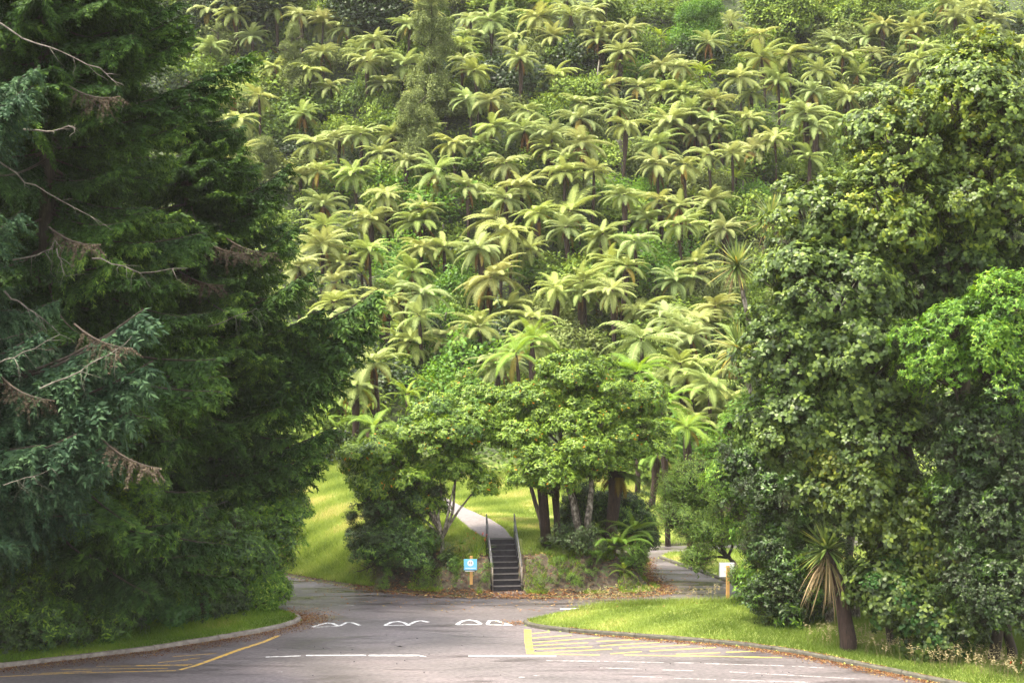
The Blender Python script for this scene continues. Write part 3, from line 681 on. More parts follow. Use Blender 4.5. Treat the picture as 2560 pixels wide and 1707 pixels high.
# bare dead branches showing in the left conifers
def deadbranch(root, pts, r, twigs=4):
    b = root.location; g = Geo(); pp = [Vector(p) for p in pts]
    fine = []
    for i in range(len(pp) - 1):
        for t in (0, .33, .66): fine.append(pp[i].lerp(pp[i + 1], t) + Vector((R_.gauss(0, .03), R_.gauss(0, .03), R_.gauss(0, .03))))
    fine.append(pp[-1]); k = len(fine)
    r *= .62; g.tube([p - b for p in fine], [r * (1 - .8 * i / k) for i in range(k)], 6)
    for q in range(twigs):
        s = fine[R_.randrange(k // 3, k)]; L_ = R_.uniform(.5, 1.3)
        e = s + Vector((R_.uniform(-.2, .8), R_.uniform(-.5, .1), R_.uniform(-1, .1))) * L_
        g.tube([p - b for p in wob(s, e, 3, .1)], [r * .3, r * .22, r * .14, r * .05], 4)
    g.build('dead_branch', M['deadwood'], root, smooth=True)
for rt, Yd, pix, r in ((A1, 41.5, ((-20, 45), (60, 95), (150, 130), (250, 175), (290, 205)), .05), (A1, 41.2, ((60, 325), (120, 330), (165, 318), (190, 310)), .055),
                       (A1, 41, ((-10, 400), (60, 450), (150, 500), (260, 560)), .045), (A1, 40.8, ((30, 650), (80, 640), (130, 625), (137, 600)), .045),
                       (A1, 40.8, ((137, 620), (150, 650), (165, 690)), .035), (A1, 41, ((10, 730), (70, 770), (130, 815)), .06),
                       (C1, 37.2, ((-10, 910), (60, 880), (150, 835)), .03), (C1, 37.0, ((100, 970), (200, 925), (270, 890), (330, 840)), .04),
                       (A1, 41.4, ((230, 640), (300, 660), (350, 680), (470, 670)), .035), (A2, 49, ((350, 590), (400, 575), (450, 565)), .03),
                       (C1, 36.8, ((10, 1210), (60, 1195), (130, 1170)), .02), (A2, 48.4, ((250, 1310), (330, 1290), (400, 1262), (480, 1250)), .035),
                       (A1, 41.2, ((0, 845), (40, 838), (75, 832)), .035), (A2, 48.6, ((400, 1270), (450, 1285), (540, 1262), (570, 1253)), .03), (A2, 48, ((520, 820), (590, 790), (640, 770)), .03)):
    deadbranch(rt, [P(a_, b_, Yd + .9) for a_, b_ in pix], r, 7)

# ---------------------------------------------------------------- left shrubs
def lobes_px(lst):
    """(px, py, Y, rx, ry(depth), rz, n) in photo pixels / metres -> lobes"""
    return [(P(a_, b_, Y), (rx, ry, rz), n_) for a_, b_, Y, rx, ry, rz, n_ in lst]
def gnd(px, Y): x = (px - 1280) / FOC * Y; return (x, Y, th(x, Y))
def lobes_pxb(lst): return lobes_px([(a_, b_, Y + 2.3, rx, ry, rz * .95, n_) for a_, b_, Y, rx, ry, rz, n_ in lst])
def gndb(px, Y): return gnd(px, Y + 2.3)
lobe_tree('laurel_shrub', 'dark laurel-like shrub at the far left behind the verge', 'shrub', gndb(30, 44.6), lobes_pxb([(20, 1420, 44, 1.9, 1.6, 1.9, 60), (90, 1530, 43.8, 1.5, 1.2, 1.1, 34), (-60, 1300, 44.5, 2, 1.6, 1.6, 30)]), ['laurel'], .10)
lobe_tree('laurel_shrub', 'tall glossy shrub under the spruce, second from the left edge', 'shrub', gndb(210, 46.2), lobes_pxb([(200, 1400, 46, 1.8, 1.4, 1.6, 60), (240, 1500, 45.4, 1.5, 1.2, 1.2, 40), (150, 1290, 46.4, 1.6, 1.5, 1.2, 40)]), ['laurel'], .10)
lobe_tree('laurel_shrub', 'leafy shrub with bright new tips rising between spruce and dark conifer', 'shrub', gndb(330, 46.6), lobes_pxb([(330, 1180, 45.5, 1.0, 1.0, 1.6, 46), (370, 1100, 45.2, .7, .8, .9, 20), (320, 1330, 45.8, 1.5, 1.3, 1.2, 44), (290, 1030, 45.4, .5, .6, .5, 8)]), ['laurel', 'limeleaf'], .10)
lobe_tree('laurel_shrub', 'wide dark shrub above the vine patch on the left verge', 'shrub', gndb(470, 48.8), lobes_pxb([(450, 1350, 48, 1.8, 1.5, 1.4, 60), (560, 1380, 48.6, 1.5, 1.3, 1.3, 44), (400, 1420, 47.6, 1.2, 1.1, 1.0, 30)]), ['laurel'], .10)
lobe_tree('laurel_shrub', 'shrub at the right end of the left thicket overhanging the side road', 'shrub', gndb(640, 51.8), lobes_pxb([(640, 1350, 51.5, 1.55, 1.3, 1.5, 52), (700, 1290, 51.8, .9, .9, .8, 20), (630, 1450, 51.2, 1.15, 1.0, 1.1, 40), (735, 1260, 52, .5, .6, .5, 8)]), ['laurel', 'laurel', 'limeleaf'], .10)
lobe_tree('lime_bush', 'bright green low bush at the right end of the left thicket', 'shrub', gndb(655, 51.4), lobes_pxb([(655, 1505, 50.9, .75, .7, .75, 30), (600, 1520, 50.4, .7, .6, .6, 20)]), ['smallleaf', 'limeleaf'], .05)
lobe_tree('vine_shrub', 'round-leaved vine draped over shrubs above the left kerb', 'shrub', gndb(400, 47.9), lobes_pxb([(390, 1500, 46.9, 1.35, .7, 1.0, 46), (310, 1540, 46.4, .9, .6, .6, 20), (440, 1440, 47.2, .8, .6, .6, 16)]), ['ivy'], .06, drop=.3)
lobe_tree('laurel_shrub', 'small glossy shrub low down between vine patch and bright bush', 'shrub', gndb(530, 49.6), lobes_pxb([(535, 1500, 48.9, 1.0, .8, .9, 34), (500, 1560, 48.2, .8, .6, .5, 16)]), ['laurel', 'darkleaf'], .06)
lobe_tree('dark_shrub', 'low dark shrub at the verge edge near the left margin', 'shrub', gndb(170, 45.3), lobes_pxb([(150, 1580, 44.8, 1.4, .8, .6, 30), (20, 1600, 43.6, 1.2, .8, .7, 24), (270, 1560, 45.7, .9, .7, .5, 14)]), ['darkleaf'], .06)

# ---------------------------------------------------------------- right side trees
D1 = lobe_tree('broadleaf_tree', 'tall open-crowned tree with large grey-green leaves filling the right side', 'tree', gnd(2330, 48.5), lobes_px([
    (2440, 300, 48, 2.3, 2.2, 2.0, 46), (2420, 180, 48, 1.5, 1.4, 1.3, 18), (2250, 330, 48, 1.6, 1.6, 1.3, 26), (2480, 480, 48, 2.6, 2, 2.0, 50), (2230, 520, 47.5, 2.3, 2, 1.8, 46), (2060, 560, 48, 1.7, 1.6, 1.4, 28)]),
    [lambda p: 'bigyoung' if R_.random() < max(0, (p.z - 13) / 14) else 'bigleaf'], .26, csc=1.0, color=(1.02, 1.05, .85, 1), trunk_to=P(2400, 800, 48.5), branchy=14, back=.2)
D2 = lobe_tree('broadleaf_tree', 'large-leaved shade-tinted tree leaning left behind the cabbage trees', 'tree', gnd(2400, 47), lobes_px([
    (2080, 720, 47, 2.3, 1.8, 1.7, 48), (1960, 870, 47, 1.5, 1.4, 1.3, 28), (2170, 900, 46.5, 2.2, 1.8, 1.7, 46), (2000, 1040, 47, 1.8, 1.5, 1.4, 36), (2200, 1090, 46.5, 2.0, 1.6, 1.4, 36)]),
    ['bigleaf'], .30, trunk_to=P(2230, 1000, 47.5), branchy=8, color=(.72, .80, .68, 1))  # leaf tint darkened to paint in the shade of this crown
D3 = lobe_tree('broadleaf_tree', 'shade-tinted large-leaved tree behind the bright bush at the right edge', 'tree', gnd(2520, 49), lobes_px([
    (2400, 680, 49, 2.2, 1.8, 1.8, 50), (2540, 620, 49.5, 2.0, 1.8, 2.0, 44), (2350, 850, 49.5, 2.0, 1.6, 1.8, 44), (2560, 1000, 50, 2.4, 2, 2.4, 50), (2480, 1200, 50, 2.2, 1.8, 2.2, 50)]),
    ['bigleaf', 'darkleaf'], .25, trunk_to=P(2480, 1050, 49.5), branchy=8, color=(.5, .6, .5, 1))  # tint multiplies leaf colour down: painted shade behind the bright bush
lobe_tree('bright_bush', 'bright glossy green bush at the right edge below the tall tree', 'shrub', gnd(2480, 44.2), lobes_px([
    (2450, 850, 43.8, 1.9, 1.4, 1.2, 70), (2540, 790, 43.6, 1.3, 1.2, 1.2, 40), (2340, 900, 44, .9, .9, .9, 24), (2520, 950, 43.6, 1.2, 1.2, 1.3, 30)]), ['limeleaf', 'limeleaf', 'laurel'], .16, color=(.92, .95, .8, 1), trunk_to=P(2500, 1150, 44.5))
lobe_tree('shade_darkened_tree', 'dense tree with shade-darkened leaves beneath the bright bush in the lower right corner', 'tree', gnd(2530, 44.6), lobes_px([
    (2480, 1080, 44.3, 1.7, 1.3, 1.4, 60), (2550, 1300, 43.8, 1.5, 1.2, 1.8, 56), (2440, 1250, 44.6, 1.4, 1.2, 1.5, 46), (2540, 1500, 42.8, 1.2, 1.0, 1.3, 44), (2440, 1430, 44, 1.2, 1.1, 1.2, 36)]), ['darkleaf', 'darkleaf', 'laurel'], .14, color=(.6, .62, .55, 1))  # corner shade put into the leaf colour by a dark tint
lobe_tree('yellowish_tree', 'yellow-tinged big-leaved small tree over the low cabbage tree', 'tree', gnd(2230, 46.3), lobes_px([
    (2150, 1230, 46, 1.5, 1.2, 1.2, 50), (2270, 1300, 46, 1.6, 1.2, 1.3, 46), (2100, 1130, 46.2, .9, .9, .8, 18), (2350, 1400, 45.6, 1.3, 1.0, 1.1, 30)]), ['yellowleaf', 'bigleaf'], .13, color=(.62, .66, .5, 1))  # darker tint paints understory shade into these leaves
lobe_tree('round_leaved_shrub', 'round-leaved shade-darkened shrub beside the low cabbage tree trunk', 'shrub', gnd(2240, 45.6), lobes_px([
    (2230, 1470, 45.2, 1.0, .9, .9, 34), (2310, 1530, 44.8, .9, .8, .7, 26), (2380, 1560, 44.4, .8, .7, .6, 18)]), ['ivy', 'bigleaf'], .06, color=(.5, .55, .45, 1))  # shade of the lower thicket painted in through leaf colour
lobe_tree('shade_darkened_tree', 'dark tree with shade-tinted leaves left of the low cabbage tree', 'tree', gnd(1960, 51.5), lobes_px([
    (1950, 1250, 51, 1.7, 1.4, 1.5, 60), (1950, 1380, 50.6, 1.0, 1.1, 1.3, 36), (2010, 1400, 50.2, 1.5, 1.2, 1.5, 44), (2050, 1160, 51, 1.4, 1.2, 1.1, 30), (1960, 1500, 49.9, 1.5, 1.0, .8, 30), (1860, 1160, 52, .8, .8, .9, 18)]), ['darkleaf', 'laurel', 'smalldark'], .14, color=(.75, .78, .65, 1))  # tint adds painted shade on top of the dark leaf material
lobe_tree('lime_shrub', 'mid-green leafy tree at the left edge of the right-hand thicket', 'tree', gnd(1880, 53.5), lobes_px([
    (1880, 1080, 53, 1.2, 1.1, 1.2, 40), (1850, 1210, 52.6, 1.0, 1.0, 1.0, 34), (1905, 1320, 52.3, .8, .9, 1.0, 28), (1930, 1000, 53, 1.0, 1.0, .9, 22), (1915, 1440, 52.0, .65, .7, .7, 16)]), ['limeleaf', 'smallleaf', 'limeleaf'], .10)
lobe_tree('fine_leaved_tree', 'fine-leaved olive bush hanging over the white sign and side road', 'tree', gnd(1880, 56.5), lobes_px([
    (1760, 1200, 58, 1.6, 1.3, .9, 60), (1720, 1290, 57.6, 1.2, 1.1, .7, 44), (1780, 1320, 56.8, 1.0, 1.0, .6, 40), (1745, 1385, 56.4, .45, .5, .3, 10), (1850, 1250, 56.5, 1.2, 1.0, 1.0, 40), (1690, 1220, 58.2, .7, .8, .4, 16), (1850, 1440, 53.9, .25, .2, .25, 5)]), ['smallleaf'], .10, csc=.85, color=(.75, .68, .8, 1))

# ---------------------------------------------------------------- sword-leaved cabbage trees
def sword_mesh(name, n, L, W, mat, up=1.0, droop=.25, tlo=0, thi=1, hang=False):
    NS = 4; Vs, Fs, T = [], [], []
    for i in range(n):
        az = R_.uniform(0, 2 * PI); el = math.asin(R_.uniform(-.55, 1)) * up if not hang else R_.uniform(-1.0, -.1)
        d = Vector((math.cos(az) * math.cos(el), math.sin(az) * math.cos(el), math.sin(el))); l = L * R_.uniform(.75, 1.1)
        s = d.cross(Vector((0, 0, 1))).normalized(); b = len(Vs); tt = R_.uniform(tlo, thi)
        wsc = (.45, 1, .95, .6, .04)
        for k in range(NS + 1):
            t = k / NS; dr = droop * (1 - el * .5) * l * t * t * (2.2 if hang else 1)
            c = d * l * t + Vector((0, 0, -dr)); ww = W * wsc[k] / 2
            Vs += [tuple(c + s * ww), tuple(c - s * ww)]; T += [min(1, tt + .1 * t)] * 2
        for k in range(NS):
            o = b + 2 * k; Fs += [(o, o + 1, o + 3), (o, o + 3, o + 2)]
    return np_mesh(name, Vs, Fs, mat, T)
SW = [sword_mesh('leaf_head', 130, 1.0, .06, M['sword'], 1, .12) for _ in range(3)]
DS = [sword_mesh('dead_leaves', 34, .95, .05, M['deadsword'], 1, .42, hang=True) for _ in range(2)]
def cabbage(label, px, py, Y, rad, base_px=None, lean=0, dead=True, group='cabbage trees on the right', trunk_r=.11, tmat='palebark'):
    c = P(px, py, Y); bx = c.x + lean; z0 = th(bx, Y)
    root = thing('cabbage_tree', label, 'cabbage tree', (bx, Y, z0), 0, group)
    b = Vector((bx, Y, z0)); g = Geo(); pts = wob(b - Vector((0, 0, .2)), c - Vector((0, 0, .05)), 6, .02)
    mid = lean * .25
    for i, p in enumerate(pts): p.x += mid * math.sin(PI * i / 6)
    g.tube([p - b for p in pts], [trunk_r * (1.5 - .8 * i / 6) for i in range(7)], 8, bump=.1)
    g.build('trunk', M[tmat], root, smooth=True)
    link('leaf_head', R_.choice(SW), root, c - b, (R_.uniform(-.2, .2), R_.uniform(-.2, .2), R_.uniform(0, 6)), rad)
    if dead: link('dead_leaves', R_.choice(DS), root, c - b - Vector((0, 0, .06)), (0, 0, R_.uniform(0, 6)), rad * .6)
    return root
cabbage('cabbage tree with orange dead leaves highest of the clear left pair', 1843, 662, 53, 1.25, lean=1.6)
cabbage('cabbage tree with full pale green head below the orange-leaved one', 1848, 870, 52.5, 1.35, lean=1.1)
cabbage('cabbage tree on a bent stem at the left edge of the big-leaved tree', 1928, 545, 50.5, 1.25, lean=1.9)
cabbage('cabbage tree head half hidden among leaves at the top of the right thicket', 2122, 488, 50.5, .95, lean=.3)
cabbage('cabbage tree half buried in leaves behind the big-leaved tree', 2040, 600, 50.6, .9, lean=.4)
cabbage('cabbage tree with a hanging head deep in the right-hand thicket', 2035, 1120, 49.5, .95, lean=.5)
LC = cabbage('low cabbage tree with shaggy tan dead leaves and thick brown trunk on the grass', 2068, 1372, 45.6, 1.25, lean=.7, dead=True, trunk_r=.2, tmat='ferntrunk')
for ch_ in LC.children:
    if ch_.name.startswith('leaf_head'): ch_.color = (.6, .68, .55, 1)
    if ch_.name.startswith('dead'): ch_.color = (.75, .75, .75, 1)
link('dead_leaves', DS[1], LC, P(2068, 1385, 45.6) - LC.location - Vector((0, 0, .15)), (0, 0, 3), 1.1)
link('dead_leaves', DS[0], LC, P(2068, 1385, 45.6) - LC.location - Vector((0, 0, .35)), (.2, 0, 1), .9)

# ---------------------------------------------------------------- fern fronds
def frond_mesh(mat, a0, curv, npair=27, wid=.22, tl=(.2, .8), pdroop=.5, hi=False, nm='frond'):
    """frond of length 1 starting along +X at elevation a0 and bending down by curv radians"""
    NS = 10; pts = [np.zeros(3)]; ang = []
    for i in range(NS):
        a = a0 - curv * 1.25 * ((i + .5) / NS) ** 2.0; ang.append(a)
        pts.append(pts[-1] + np.array([math.cos(a), 0, math.sin(a)]) / NS)
    ang.append(ang[-1])
    def at(t):
        k = min(int(t * NS), NS - 1); f = t * NS - k; return pts[k] * (1 - f) + pts[k + 1] * f, ang[k] * (1 - f) + ang[k + 1] * f
    V, F, T = [], [], []
    for i in range(NS):                                   # midrib
        for p in (pts[i], pts[i + 1]): pass
    ws = .010
    for i in range(NS + 1):
        ww = ws * (1 - i / (NS + 1)); V += [pts[i] + [0, ww, .004], pts[i] - [0, ww, -.004]]; T += [.95, .95]
    for i in range(NS): F += [(2 * i, 2 * i + 1, 2 * i + 3), (2 * i, 2 * i + 3, 2 * i + 2)]
    for s in (1, -1):
        for k in range(npair):
            t = .09 + .90 * (k + .5) / npair; p, a = at(t)
            shape = (math.sin(PI * min(1, (t - .03) ** .62)) ** .75) if t < 1 else 0
            l = wid * max(.16, shape) * R_.uniform(.8, 1.12); bw = .92 / npair * (.37 if npair < 40 else .34)
            fw = np.array([math.cos(a), 0, math.sin(a)]); upv = np.array([-math.sin(a), 0, math.cos(a)])
            sd = np.array([0, s, 0]); fwd = .28 + .35 * t
            d1 = sd + fw * fwd + upv * .12; d1 /= np.linalg.norm(d1)
            d2 = sd + fw * (fwd + .15) - upv * pdroop + np.array([0, 0, -.25]); d2 /= np.linalg.norm(d2)
            m_ = p + d1 * l * .5; e = m_ + d2 * l * .55
            b = len(V); tt = tl[0] + (tl[1] - tl[0]) * (R_.random() * .35 + .65 * (1 - t * .4))
            V += [p + fw * bw, p - fw * bw, m_ + fw * bw * 1.0, m_ - fw * bw * 1.0, e]; T += [tt + .08, tt + .08, tt, tt, tt - .18]
            if s > 0: F += [(b, b + 1, b + 3), (b, b + 3, b + 2), (b + 2, b + 3, b + 4)]
            else: F += [(b + 1, b, b + 3), (b, b + 2, b + 3), (b + 3, b + 2, b + 4)]
    return np_mesh(nm, V, F, mat, np.clip(T, 0, 1))
FR = {'up': [frond_mesh(M['fern'], 1.15, .9, tl=(.5, 1)), frond_mesh(M['fern'], .95, .9, tl=(.5, 1))],
      'mid': [frond_mesh(M['fern'], .46, .85), frond_mesh(M['fern'], .38, .9), frond_mesh(M['fern'], .24, .6), frond_mesh(M['fern'], .52, 1.05, wid=.23)],
      'low': [frond_mesh(M['fern'], -.1, 1.0, tl=(.1, .6)), frond_mesh(M['fern'], -.35, .95, tl=(.05, .55))],
      'gold': [frond_mesh(M['goldfrond'], -.45, .9, wid=.17, pdroop=.9)],
      'dead': [frond_mesh(M['deadfrond'], -1.0, .55, wid=.13, pdroop=1.3, nm='dead_frond'), frond_mesh(M['deadfrond'], -.8, .75, wid=.11, pdroop=1.5, nm='dead_frond')],
      'bup': [frond_mesh(M['fernbright'], 1.1, 1.0, 42, .14, tl=(.3, 1), pdroop=.3)], 'bmid': [frond_mesh(M['fernbright'], .6, 1.1, 42, .15, pdroop=.35), frond_mesh(M['fernbright'], .4, 1.1, 42, .16, pdroop=.35)],
      'blow': [frond_mesh(M['fernbright'], .1, 1.0, 42, .15, tl=(.1, .6), pdroop=.35)]}
def ftrunk(hgt, r, flare):
    g = Geo(); n_ = 6
    pts = [(0.04 * hgt * math.sin(i / n_ * 3) * .3, 0, -.6 + (hgt + .6) * i / n_) for i in range(n_ + 1)]
    pts[-1] = (0, 0, hgt)
    rad = [r * (1.15 if i == 0 else (flare if i >= n_ - 1 else (1 + (flare - 1) * .6 if i == n_ - 2 else .95))) for i in range(n_ + 1)]
    rad[-1] = r * .7
    g.tube(pts, rad, 7, bump=.25); return g.mesh('trunk', M['ferntrunk'], True)
TR = [ftrunk(6.0, .11, 1.25), ftrunk(6.0, .13, 1.9), ftrunk(6.0, .095, 1.1), ftrunk(6.0, .14, 1.3)]
def tree_fern(c, R, hgt, label, group, b='', n=None, lean=None, dead=None, up=None, color=None, name='tree_fern', tri=None):
    """c: crown centre, R: crown radius, hgt: trunk height"""
    c = Vector(c); root = thing(name, label, 'tree fern', (c.x, c.y, c.z - hgt), 0, group)
    tm = tri if tri is not None else R_.choice(TR)
    lx, ly = lean or (R_.gauss(0, .05), R_.gauss(0, .04))
    if hgt > .3:
        t = link('trunk', tm, root, (-math.sin(lx) * hgt * 0, 0, 0), (0, 0, R_.uniform(0, 6)), (R_.uniform(.9, 1.3), R_.uniform(.9, 1.3), hgt / 6))
        t.rotation_euler = (ly, lx, 0); t.location = (-math.sin(lx) * hgt, math.sin(ly) * hgt, 0)
    n = n or R_.randint(22, 29); dead = R_.choice((0, 0, 2, 3, 5)) if dead is None else dead; up = R_.choice((0, 1, 2, 3, 4)) if up is None else up
    cz = Vector((0, 0, hgt)); col = color or (R_.uniform(.88, 1.02), R_.uniform(.92, 1.03), R_.uniform(.8, 1.15), 1)
    az0 = R_.uniform(0, 6.28); tilt = (R_.gauss(0, .16), R_.gauss(0, .16)); n = max(9, int(n * R_.choice((.7, .9, 1, 1, 1.1))))
    def put(key, az, s, ex=0, z=0, nm='frond'):
        o = link(nm, R_.choice(FR[key]), root, cz + Vector((0, 0, z)), (R_.gauss(0, .12), ex + R_.gauss(0, .07) + tilt[0] * math.cos(az) + tilt[1] * math.sin(az), az), (s, s, s)); o.color = col
    nl = int(n * .42)
    for i in range(n - nl): put(b + 'mid', az0 + i * 2 * PI / (n - nl) + R_.gauss(0, .16), R * R_.uniform(.85, 1.25), R_.gauss(0, .12))
    for i in range(nl): put(b + 'low', az0 + .3 + i * 2 * PI / nl + R_.gauss(0, .15), R * R_.uniform(.95, 1.2), 0, -.08)
    for i in range(up): put(b + 'up', az0 + i * 2.1 + R_.gauss(0, .3), R * R_.uniform(.6, .95))
    for i in range(dead):
        if R_.random() < .3: put('gold', R_.uniform(0, 6.28), R * R_.uniform(.8, 1.0), .1, -.12)
        else: put('dead', R_.uniform(0, 6.28), R * R_.uniform(.6, 1.05), R_.uniform(.0, .35), -.15, 'dead_frond')
    return root

# ---------------------------------------------------------------- central clump on the bank
def bz(px, Y): x = (px - 1280) / FOC * Y; return Vector((x, Y, th(x, Y)))
U1 = lobe_tree('umbrella_leaved_tree', 'large umbrella-leaved tree with orange dying leaves on pale mottled trunks right of the stairs', 'tree', bz(1468, 58.9), lobes_px([
    (1430, 930, 61, 1.5, 1.5, .75, 44), (1520, 1010, 60.6, 1.7, 1.5, .85, 48), (1330, 1010, 61, 1.5, 1.4, .75, 42), (1590, 1090, 60, 1.3, 1.2, .85, 34), (1480, 1130, 59.3, 1.4, 1.2, .75, 40),
    (1300, 1090, 60, 1.0, 1.0, .6, 22), (1600, 1000, 61.5, 1.1, 1.2, .7, 22), (1440, 1050, 59.8, 1.3, 1.0, .6, 24)]), ['umbrella'], .15, 'palebark', csc=.85, trunk_to=P(1478, 1180, 59.5), branchy=4, upb=.65, nmax=285)
g = Geo(); b0 = Vector(U1.location); q = [bz(1440, 58.8) - Vector((0, 0, .3)), P(1446, 1330, 58.9), P(1432, 1250, 59.2), P(1408, 1170, 59.6), P(1400, 1080, 60)]
g.tube([p - b0 for p in q], [.20, .17, .15, .12, .08], 9, bump=.15); g.build('trunk', M['palebark'], U1, smooth=True)
g = Geo(); q = [bz(1452, 59.2) - Vector((0, 0, .3)), P(1455, 1330, 59.3), P(1440, 1250, 59.6), P(1425, 1170, 60)]
g.tube([p - b0 for p in q], [.09, .08, .07, .06], 7, bump=.15); g.build('trunk', M['bark'], U1, smooth=True)
lobe_tree('umbrella_leaved_tree', 'umbrella-leaved tree hanging low just right of the handrail', 'tree', bz(1400, 59.6), lobes_px([
    (1370, 1165, 58.6, .85, .8, .45, 24), (1400, 1200, 58.5, .7, .7, .4, 16), (1310, 1190, 58.9, .55, .6, .4, 12), (1330, 1140, 59, .7, .7, .4, 12)]), ['umbrella'], .07, csc=.75, upb=.65, trunk_to=P(1395, 1240, 59.2))
U2 = lobe_tree('umbrella_leaved_tree', 'umbrella-leaved tree on a forked slender trunk left of the stairs', 'tree', bz(1104, 58.6), lobes_px([
    (1090, 1090, 59.6, 1.6, 1.3, .8, 50), (970, 1130, 59.4, 1.2, 1.1, .7, 36), (1180, 1060, 60.5, 1.4, 1.3, .7, 36), (1030, 1190, 59, 1.1, 1.0, .6, 24), (1210, 1200, 59.2, .5, .6, .35, 10), (1140, 1160, 59.2, 1.0, .9, .5, 20), (930, 1200, 59.2, .8, .7, .6, 18), (1080, 1020, 61, 1.0, 1.0, .5, 16), (1060, 1240, 59.4, .7, .7, .6, 12), (900, 1140, 59.6, .6, .6, .5, 10)]),
    ['umbrella', 'umbrella', 'laurel'], .11, 'palebark', csc=.85, trunk_to=P(1106, 1335, 58.8), branchy=5, upb=.6)
lobe_tree('lime_leaved_tree', 'lime-green tree crown filling the gap between the two umbrella trees', 'tree', bz(1356, 62.5), lobes_px([
    (1230, 1020, 64.5, 1.7, 1.4, .9, 42), (1180, 990, 65, 1.2, 1.2, .8, 24), (1270, 1080, 64, 1.2, 1.2, .7, 20)]), ['umbrella', 'limeleaf'], .10, csc=.9, trunk_to=P(1320, 1130, 63.5))
lobe_tree('dark_shrub', 'dense dark small-leaved shrub beneath the left umbrella tree', 'shrub', bz(1010, 59.3), lobes_px([
    (990, 1290, 58.9, 1.2, 1.0, .9, 50), (955, 1370, 58.5, .9, .8, .7, 34), (1040, 1385, 58.3, .7, .6, .5, 22), (1050, 1230, 59.2, 1.2, 1.0, .8, 34), (925, 1250, 59.4, .7, .7, .6, 16), (1000, 1440, 57.9, 1.1, .5, .3, 16), (900, 1420, 58.4, .5, .5, .4, 8)]), ['smalldark', 'darkleaf', 'laurel'], .07, csc=.75)
lobe_tree('dark_shrub', 'low dark shrub hanging down the bank left of the blue sign', 'shrub', bz(1060, 57.9), lobes_px([(1040, 1425, 57.6, 1.2, .5, .4, 22), (930, 1440, 58.0, .9, .5, .35, 14), (1120, 1405, 57.9, .4, .4, .4, 8)]), ['smalldark', 'laurel'], .04, csc=.5, trunk=False)
lobe_tree('dark_shrub', 'low dark shrub clinging to the bank right of the handrail', 'shrub', bz(1440, 58.2), lobes_px([(1400, 1400, 58.3, .7, .5, .35, 12), (1500, 1400, 58.0, .9, .5, .4, 18), (1450, 1440, 57.5, .6, .4, .25, 8)]), ['smalldark', 'darkleaf'], .04, csc=.45, trunk=False)
lobe_tree('sprawling_shrub', 'thin-stemmed shrub reaching left over the sunlit lawn', 'shrub', bz(930, 59.8), lobes_px([
    (900, 1330, 59.3, .5, .5, .5, 10), (880, 1300, 59.4, .35, .4, .35, 6), (935, 1430, 58.4, .7, .6, .5, 16)]), ['smalldark'], .05, csc=.5, branchy=3)
# dark thicket behind the trunks right of the stairs
lobe_tree('dark_shrub', 'dark undergrowth shrub behind the tree trunks right of the stairs', 'shrub', bz(1500, 61.5), lobes_px([
    (1480, 1270, 61.5, 1.3, 1.0, 1.1, 50), (1560, 1290, 61.5, 1.1, 1.0, 1.1, 40), (1430, 1310, 61.3, .7, .7, .7, 18), (1600, 1350, 61.2, .6, .6, .6, 14)]), ['darkleaf', 'laurel'], .07, csc=.85)
def big_trunk(r0, hgt): 
    g = Geo(); g.tube([(0, 0, -.6), (.03, 0, hgt * .3), (-.02, 0, hgt * .7), (0, 0, hgt)], [r0 * 1.2, r0 * .95, r0, r0 * 1.5], 9, bump=.25); me = g.mesh('trunk', M['ferntrunk'], True)
    me.transform(Matrix.Scale(6 / hgt, 4, (0, 0, 1))); return me
def near_fern(label, px, py, Y, bpx, R, tr, **kw):
    c = P(px, py, Y); z0 = th((bpx - 1280) / FOC * Y, Y); hgt = c.z - z0
    dx = (px - bpx) / FOC * Y
    return tree_fern(c, R, hgt, label, 'tree ferns on the bank', tri=big_trunk(tr, hgt), lean=(math.asin(dx / hgt), 0), **kw)
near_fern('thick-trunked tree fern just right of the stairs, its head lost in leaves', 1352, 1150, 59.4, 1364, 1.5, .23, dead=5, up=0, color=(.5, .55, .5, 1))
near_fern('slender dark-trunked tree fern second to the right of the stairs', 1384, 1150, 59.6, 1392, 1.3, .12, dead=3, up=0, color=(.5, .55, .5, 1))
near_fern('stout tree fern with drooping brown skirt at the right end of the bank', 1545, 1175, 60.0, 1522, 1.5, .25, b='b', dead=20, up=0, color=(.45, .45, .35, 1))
near_fern('tree fern with golden upright frond above the left umbrella tree', 935, 1065, 61, 972, 1.7, .22, b='b', dead=6, up=3, n=15)
near_fern('second dark tree fern trunk behind the left umbrella tree', 1000, 1120, 62, 990, 1.3, .13, dead=2, up=0)
for lab, px, py, Y, R, dd in (('tree fern with rusty dead skirt between the left conifer and the left umbrella tree', 800, 1050, 81, 1.8, 8), ('small tree fern behind the left end of the lawn', 850, 1005, 83, 1.8, 5),
        ('pale tree fern just right of the right umbrella tree', 1650, 1010, 70, 2.1, 2), ('bright tree fern above the side road bend', 1715, 1065, 68, 1.9, 1), ('low tree fern beside the side road', 1640, 1130, 73, 1.6, 2), ('tall tree fern behind the right umbrella tree', 1590, 930, 76, 2.1, 4),
        ('tree fern with sparse crown behind the lime-green crown', 1290, 880, 78, 2.2, 2), ('tree fern rising between the two umbrella trees', 1330, 850, 82, 2.3, 1)):
    c = P(px, py, Y); tree_fern(c, R, c.z - th(c.x, c.y), lab, 'tree ferns round the lawn', b='b', dead=dd, up=2, n=18)
